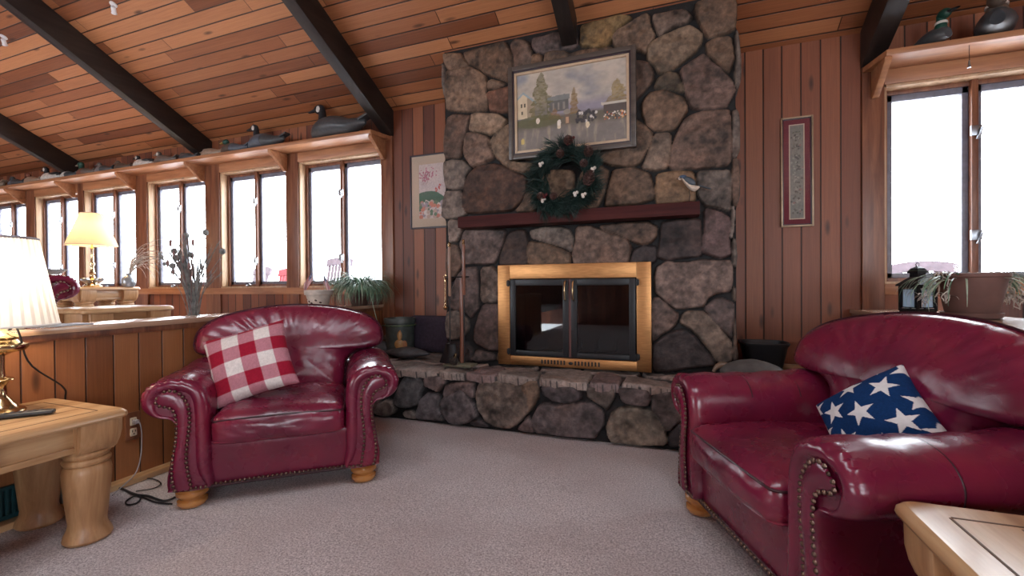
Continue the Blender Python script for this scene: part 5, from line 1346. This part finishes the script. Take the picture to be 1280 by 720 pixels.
obj('stems', merge(*ga), M['dried'], t); obj('pink_sprays', merge(*gp, *[xf(ellipsoid((0, 0, 0), (.010, .010, .03), 7, 5), tuple(p)) for p, d in heads[::6]]), M['driedpink'], t)
fe = []
for p, d in heads[1::3]:
    d = d/np.linalg.norm(d)
    for j in range(26):
        e = d+nr.normal(0, .28, 3); e /= np.linalg.norm(e); b_ = p-d*nr.uniform(0, .16); s_ = np.cross(e, [0, 1, .2]); s_ /= np.linalg.norm(s_); l_ = nr.uniform(.02, .05)
        fe.append((np.array([b_-s_*.0016, b_+s_*.0016, b_+e*l_]), [(0, 1, 2)]))
obj('feathery_leaves', merge(*fe), M['dried'], t, smooth=False)
th_ = [heads[k][0] for k in range(2, 95, 9)]
for p in th_: obj('teasel', xf(lathe([(0, 0), (.014, .006), (.020, .022), (.015, .042), (0, .052)], 12, ripple=.16), tuple(p), (rnd.uniform(-.5, .5), rnd.uniform(-.5, .5), 0)), M['dried'], t)
# grey bowl beyond the white lamp
t = solo('grey_bowl', lathe([(.03, 0), (.05, .004), (.03, .012), (.02, .03), (.06, .06), (.15, .13), (.155, .137), (.145, .133), (.05, .07), (0, .06)], 32), M['vase'], 'grey footed bowl above the far armchair beside the white lamp', 'bowl', (0, 0, 0), auto=50)
bw = on_y(62, 338, 2.6); t.location = (bw[0]-.05, 2.6, bw[2]-.125)
ped = thing('pedestal_table', 'slim wooden stand under the grey bowl behind the far armchair', 'stand', (bw[0]-.05, 2.6, UP+.002)); hh = bw[2]-.1265-UP
obj('top', lathe([(0, hh-.02), (.14, hh-.02), (.15, hh-.012), (.15, hh-.004), (.145, hh), (0, hh)], 32), M['pinez'], ped, auto=40); obj('column', lathe([(.11, 0), (.10, .03), (.03, .07), (.025, hh*.5), (.035, hh*.6), (.022, hh-.02)], 24), M['pinez'], ped, auto=40)

# ================================================================== PLANTS BY THE LEFT WINDOW
M['leafg'] = simple('spider plant leaf', (.14, .25, .16), .45, noise=.55, nscale=14); M['leafp'] = simple('pale spider leaf', (.34, .42, .31), .5, noise=.3, nscale=20)
M['terra'] = simple('terracotta', (.125, .058, .046), .7, noise=.18, nscale=8); M['terradark'] = simple('dark brown pot', (.06, .028, .022), .6, noise=.2)
M['soil'] = simple('potting soil', (.02, .014, .01), .95, noise=.4, nscale=60, bump=.5)
sp = (-3.01, 3.70, cz)
t = thing('spider_plant', 'bushy green spider plant spilling over the half wall below the left window', 'plant', sp)
obj('pot', lathe([(0, 0), (.075, 0), (.08, .006), (.105, .125), (.116, .128), (.118, .155), (.110, .157), (.102, .13)], 32), M['terradark'], t, auto=45); obj('soil', lathe([(0, .13), (.103, .128)], 24, caps=False), M['soil'], t)
lv, lp = [], []
for k in range(620):
    a = rnd.uniform(0, 2*PI); r_ = rnd.uniform(0, .08)
    (lv if k % 4 else lp).append(ribbon((r_*math.cos(a), r_*math.sin(a), .13), a+rnd.gauss(0, .3), rnd.uniform(.24, .46), rnd.uniform(.0035, .006), rnd.uniform(.7, 1.5), rnd.uniform(1.8, 3.4)))
def keep_off(g):
    v = np.array(g[0]); v[:, 1] = np.where(v[:, 1] > .12, .12+.095*np.tanh((v[:, 1]-.12)/.095), v[:, 1]); m_ = (v[:, 0] > -.14) & (v[:, 0] < .128); v[m_, 2] = np.maximum(v[m_, 2], .004); return v, g[1]
obj('leaves', keep_off(merge(*lv)), M['leafg'], t, auto=0); obj('variegated_leaves', keep_off(merge(*lp)), M['leafp'], t, auto=0)
rn = spline([(.08, -.02, .15), (.16, -.05, .12), (.21, -.06, 0), (.26, -.06, -.16), (.30, -.06, -.20)], 24)
obj('runner', merge(tube(rn, .003, 6), *[ribbon(tuple(rn[-1]), a, .10, .004, .3, 1.6) for a in (0, 1.3, 2.6, 4, 5.2)], tube(spline([(.0, 0, .2), (.08, -.02, .40), (.16, -.04, .44), (.22, -.05, .36)], 14), .002, 5), *[ellipsoid(p_, (.008, .006, .008), 8, 5) for p_ in ((.05, 0, .37), (.08, -.02, .42), (.03, .01, .44))]), M['leafp'], t, auto=0)
wp = (-3.0, 3.14, cz)
t = thing('flower_pot', 'whitewashed clay pot on the half wall below the window', 'pot', wp)
obj('body', lathe([(0, 0), (.075, 0), (.08, .005), (.105, .115), (.118, .118), (.122, .158), (.112, .160), (.104, .12)], 36), simple('whitewashed clay', (.50, .43, .37), .75, noise=.35, nscale=9), t, auto=45); obj('soil', lathe([(0, .125), (.105, .122)], 24, caps=False), M['soil'], t)
obj('brown_spots', merge(*[xf(ellipsoid((0, 0, 0), (.012, .003, .008), 8, 5), ((.094+.02*z_)*math.sin(a), -(.094+.02*z_)*math.cos(a), z_), (0, .4, a)) for a, z_ in ((-.2, .06), (.1, .045), (.5, .07), (.9, .05), (-.6, .08), (1.2, .09))]), M['terradark'], t)
def flag(x, y, h_, rz, label, droop):
    t = thing('small_flag', label, 'flag', (wp[0]+x, wp[1]+y, cz+.12), rz, 'little stars and stripes flags'); obj('stick', tube([(0, 0, 0), (.004, 0, h_)], .0025, 6), M['palewood'], t)
    nu, nv = 27, 40; U, V = np.meshgrid(np.linspace(0, 1, nu), np.linspace(0, 1, nv), indexing='ij')
    w_, hh_ = .13, .085; th2 = droop
    X = .004+U*w_*math.cos(th2)+.0*V; Z = h_-.004-(1-V)*hh_*1.0-U*w_*math.sin(th2); Y = .012*np.sin(U*7+V*3)*U
    C = np.where((np.floor(V*13).astype(int) % 2 == 0)[..., None], np.array((.42, .02, .035)), np.array((.72, .68, .68)))
    can = (U < .42)*(V > 6/13); C[can] = (.02, .035, .14)
    st = can*(((U*26).astype(int)+(V*30).astype(int)) % 3 == 0)*(vnoise(U*50, V*50, 3) > .45); C[st] = (.7, .7, .7)
    g_ = grid(np.stack([X, Y, Z], -1)); g2_ = (g_[0]+np.array([0, .0012, 0]), [q[::-1] for q in g_[1]])
    c_ = C.reshape(-1, 3); obj('cloth', merge(g_, g2_), M['paint'], t, colors=np.concatenate([c_, c_]), auto=0)
flag(-.035, -.03, .21, PI+.76, 'small stars and stripes flag at the left of the whitewashed pot', 1.0)
flag(.035, .02, .19, .76, 'small stars and stripes flag in the middle of the whitewashed pot', 1.15)

# ================================================================== RIGHT LEDGE
LANT = t = thing('candle_lantern', 'black metal candle lantern with glass sides on the right ledge', 'lantern', (1.385, 3.416, cz), .42); LANT = t
def post(x, y): return box(x-.007, x+.007, y-.007, y+.007, .018, .168)
q = .066
obj('base', merge(box(-.078, .078, -.078, .078, 0, .010), box(-.070, .070, -.070, .070, .010, .020)), M['black'], t, bevel=.002)
obj('frame', merge(*[post(sx*q, sy*q) for sx in (-1, 1) for sy in (-1, 1)], *[box(-q, q, s*q-.005, s*q+.005, a, b) for s in (-1, 1) for a, b in ((.020, .032), (.158, .170))], *[box(s*q-.005, s*q+.005, -q, q, a, b) for s in (-1, 1) for a, b in ((.020, .032), (.158, .170))]), M['black'], t, bevel=.001)
for sx, sy in ((0, -1), (1, 0), (0, 1), (-1, 0)):
    e = .050
    g_ = merge(box(-e, e, -.004, .004, .036, .042), box(-e, e, -.004, .004, .150, .156), box(-e, -e+.006, -.004, .004, .036, .156), box(e-.006, e, -.004, .004, .036, .156))
    a = math.atan2(sy, sx)+PI/2; off = (sx*q, sy*q, 0); d_ = obj('panel_frame', xf(g_, off, (0, 0, a)), M['black'], t); obj('glass', xf(box(-e, e, -.001, .001, .036, .156), off, (0, 0, a)), M['sheenglass'], d_, smooth=False)
rows = []
for w_, z_ in ((.084, .170), (.084, .178), (.060, .200), (.036, .222), (.030, .228), (.030, .250), (.042, .252), (.040, .258), (.026, .280), (.006, .292), (.0005, .294)):
    rows.append([(w_*x_, w_*y_, z_) for x_, y_ in ((-1, -1), (1, -1), (1, 1), (-1, 1))])
g_ = grid(rows, wrap_v=True); obj('roof', (g_[0], [p[::-1] for p in g_[1]]+[(0, 1, 2, 3)]), M['black'], t, smooth=False, bevel=.001)
obj('vent_hole', merge(*[xf(lathe([(.006, 0), (.006, .002)], 12), (.0305*sx, .0305*sy, .239), (PI/2 if sy else 0, PI/2 if sx else 0, 0)) for sx, sy in ((0, -1), (1, 0), (0, 1), (-1, 0))]), M['firebox'], t)
obj('ring', tube([(.012*math.cos(a), 0, .302+.012*math.sin(a)) for a in np.linspace(0, 2*PI, 21)[:-1]], .0022, 6, closed=True), M['black'], t)
obj('candle', lathe([(0, .020), (.030, .020), (.031, .024), (.031, .060), (.026, .064), (.010, .060), (0, .060)], 24), simple('wax', (.75, .72, .66), .4), t, auto=40); obj('wick', tube([(0, 0, .060), (.001, 0, .072)], .0012, 5), M['black'], t)
_q = on_z(1214, 397.5, cz); pl_ = (_q[0], _q[1], cz)
t = thing('planter', 'wide terracotta planter of trailing spider plant on the right ledge', 'planter', pl_, .35)
obj('pot', lathe([(0, .016), (.098, .016), (.102, .020), (.138, .215), (.146, .218), (.147, .236), (.140, .238), (.130, .205), (.12, .19), (0, .19)], 48), M['terra'], t, auto=40)
obj('saucer', lathe([(0, 0), (.105, 0), (.115, .006), (.122, .030), (.118, .032), (.105, .012), (0, .010)], 48), M['terra'], t, auto=40)
lv, lp, ldL, ldR = [], [], [], []
for k in range(84):
    a = rnd.choice([rnd.gauss(0, .5), rnd.gauss(0, .6), rnd.gauss(.9, .6), rnd.gauss(PI, .3)]); x_ = .10*math.cos(a); y_ = .08*math.sin(a)
    rb = ribbon((x_, y_, .195), a+rnd.gauss(0, .25), rnd.uniform(.16, .32), rnd.uniform(.003, .0055), rnd.uniform(.2, .8), rnd.uniform(1.8, 2.8))
    (lp if k % 2 == 0 else lv).append(rb)
for k in range(30):
    a = rnd.choice([rnd.gauss(0, .35), rnd.gauss(0, .5), rnd.gauss(0, .5), rnd.gauss(PI, .2)]); p = [np.array([.155*math.cos(a), .150*math.sin(a), .245])]; rt_ = math.cos(a) > 0
    for i in range(12): p.append(p[-1]+np.array([math.cos(a)*.004+rnd.gauss(0, .010), math.sin(a)*.004+rnd.gauss(0, .010), -.014+rnd.gauss(0, .004)]))
    ld = ldR if rt_ else ldL; ld.append(tube(p, [.0028]*13, 5))
    e = p[-1]; ld += [ribbon(tuple(e+np.array([0, 0, .03])), rnd.uniform(0, 6.3), .07, .004, rnd.uniform(0, 1), 2.2) for j in range(2)]
def above(g):
    v = np.array(g[0]); v[:, 2] = np.maximum(v[:, 2], .004); return v, g[1]
for n_, l_, m_ in (('leaves', lv, 'leafg'), ('pale_leaves', lp, 'leafp'), ('dry_runners', ldL, 'straw'), ('dry_runners', ldR, 'straw')): obj(n_, above(merge(*l_)), M[m_], t, auto=0)
LANT.scale = (.87, .87, .99)
t = thing('shade_pull', 'thin cord with a small pale bell hanging from the right shelf', 'cord', (1.772, 3.715, 2.617)); obj('cord', tube([(0, 0, 0), (.001, 0, -.10)], .0018, 6), M['black'], t); obj('bell', lathe([(.004, -.098), (.005, -.115), (.008, -.135), (.010, -.144), (0, -.140)], 12), M['chrome'], t)

# ================================================================== CEILING SPOTS
for (x_, y_), lb in (((-4.728, 2.54), 'small white spotlight on the ceiling boards left of the tall goose beam'), ((-6.426, 2.497), 'small white spotlight on the ceiling boards at the far left')):
    t = thing('ceiling_spot', lb, 'spotlight', (x_, y_, ceil_z(y_)-.001), 0, 'white ceiling spots'); M.setdefault('whitemetal', simple('white enamel', (.75, .75, .76), .4))
    obj('mount', xf(lathe([(.03, 0), (.03, -.008), (.012, -.012)], 20), (0, 0, 0), (-math.atan(CS), 0, 0)), M['whitemetal'], t); obj('stem', tube([(0, 0, -.005), (0, 0, -.04)], .006, 8), M['whitemetal'], t)
    obj('can', xf(lathe([(.014, .03), (.018, .025), (.018, -.025), (.022, -.035), (.020, -.035), (.014, -.02)], 20), (0, 0, -.05), (.5, .9, 0)), M['whitemetal'], t)

# ================================================================== OUTDOORS
M['outwood'] = simple('weathered mauve paint', (.125, .105, .125), .7, noise=.2)
M['outred'] = simple('red paint', (.28, .05, .06), .6)
def porch_seat(name, label, cat, x, y, w, top, n, rz, arch, mt):
    t = thing(name, label, cat, (x, y, .2), rz); h_ = top-.2; sh_ = .42
    bk = lambda z: .22+(z-sh_)*.28
    for k in range(n):
        u = (k+.5)/n*2-1; x0 = u*(w/2-.03); zt = h_-.10+arch*(1-u*u)
        obj('slat', xf(prism([(-w/n*.30, sh_-.02), (w/n*.30, sh_-.02), (w/n*.30, zt), (-w/n*.30, zt)], -.009, .009, 'y'), (x0, bk(sh_)+.0, 0), (0, 0, 0)), mt, t)
    for o in [c for c in t.children if c.name.startswith('slat')]:
        for v in o.data.vertices: v.co.y += (v.co.z-sh_)*.28
    us = np.linspace(-1, 1, 15); P1 = [(u*w/2, h_-.11+arch*(1-u*u)) for u in us]+[(u*w/2, h_-.0+arch*(1-u*u)*.9) for u in us[::-1]]
    v_, f_ = prism(P1, -.016, .016, 'y'); v_[:, 1] += bk(0)+v_[:, 2]*.28; obj('top_rail', (v_, f_), mt, t)
    obj('seat', xf(box(-w/2, w/2, -.28, .24, sh_-.02, sh_), (0, 0, 0)), mt, t)
    for sx in (-1, 1):
        obj('arm', merge(box(sx*w/2-.035, sx*w/2+.035, -.30, .34, .62, .645), box(sx*w/2-.02, sx*w/2+.02, -.26, -.20, .42, .62)), mt, t); obj('leg', box(sx*w/2-.025, sx*w/2+.025, -.28, -.23, 0, sh_), mt, t); obj('leg', box(sx*w/2-.025, sx*w/2+.025, .20, .25, 0, sh_), mt, t)
    return t
porch_seat('porch_chair', 'slatted mauve porch chair outside the window beside the left armchair', 'chair', -4.65, 4.95, .42, 1.50, 7, .2, .03, M['outwood'])
porch_seat('porch_chair', 'slatted porch chair outside the second window from the chimney', 'chair', -6.34, 4.95, .46, 1.385, 7, -.15, .05, M['outwood'])
porch_seat('porch_chair', 'red porch chair outside the second window from the chimney', 'chair', -5.80, 5.02, .28, 1.36, 4, .1, .03, M['outred'])
porch_seat('porch_bench', 'mauve slatted porch bench with arched top outside the right window', 'bench', 2.34, 5.30, .80, 1.235, 7, -.05, .085, M['outwood'])
SKY = 15.0; EXPO = 0.12
# ================================================================== LIGHT
w = bpy.data.worlds.new('World'); SC.world = w; w.use_nodes = True
nt = w.node_tree; nt.nodes.clear(); q = N(nt)
out = q.n('ShaderNodeOutputWorld'); bg = q.n('ShaderNodeBackground'); bg.inputs[1].default_value = SKY
bg.inputs[0].default_value = (.93, .965, 1.0, 1)
q.l(bg.outputs[0], out.inputs[0])
def portal(name, loc, rot, sx, sy):
    ld = bpy.data.lights.new(name, 'AREA'); ld.shape = 'RECTANGLE'; ld.size = sx; ld.size_y = sy; ld.energy = 1
    ld.cycles.is_portal = True
    o = bpy.data.objects.new(name, ld); COL.objects.link(o); o.location = loc; o.rotation_euler = rot
for a, b in WIN[1:]: portal('window_daylight', ((a+b)/2, D+.2, (Z0+Z1)/2), (-PI/2, 0, 0), b-a, Z1-Z0)
for a, b in ADDED_BW: portal('window_daylight', ((a+b)/2, -5.4, 1.72), (PI/2, 0, 0), b-a, 2.05)  # from here on: portals of the added rear, side and roof openings
for a, b in ADDED_RW: portal('window_daylight', (5.4, (a+b)/2, 1.8), (0, PI/2, 0), 1.8, b-a)
for a, b in ADDED_SKYL: portal('window_daylight', ((a+b)/2, (SY0+SY1)/2, ceil_z((SY0+SY1)/2)+.2), (-math.atan(CS), 0, 0), b-a, (SY1-SY0)*1.1)
def bulb(name, loc, e, col, r=.05):
    ld = bpy.data.lights.new(name, 'POINT'); ld.energy = e; ld.color = col; ld.shadow_soft_size = r
    o = bpy.data.objects.new(name, ld); COL.objects.link(o); o.location = loc
bulb('lamp_bulb', LAMP1, 27, (1, .82, .60))
bulb('lamp_bulb', LAMP2, 20, (1, .70, .36))
vs = SC.view_settings; vs.view_transform = 'Standard'; vs.look = 'None'; vs.gamma = 1; vs.use_curve_mapping = False
vs.exposure = EXPO
SC.cycles.max_bounces = 8; SC.cycles.diffuse_bounces = 5; SC.cycles.glossy_bounces = 4; SC.cycles.transparent_max_bounces = 16
SC.cycles.sample_clamp_indirect = 6; SC.cycles.use_denoising = True
SC.cycles.caustics_reflective = False; SC.cycles.caustics_refractive = False
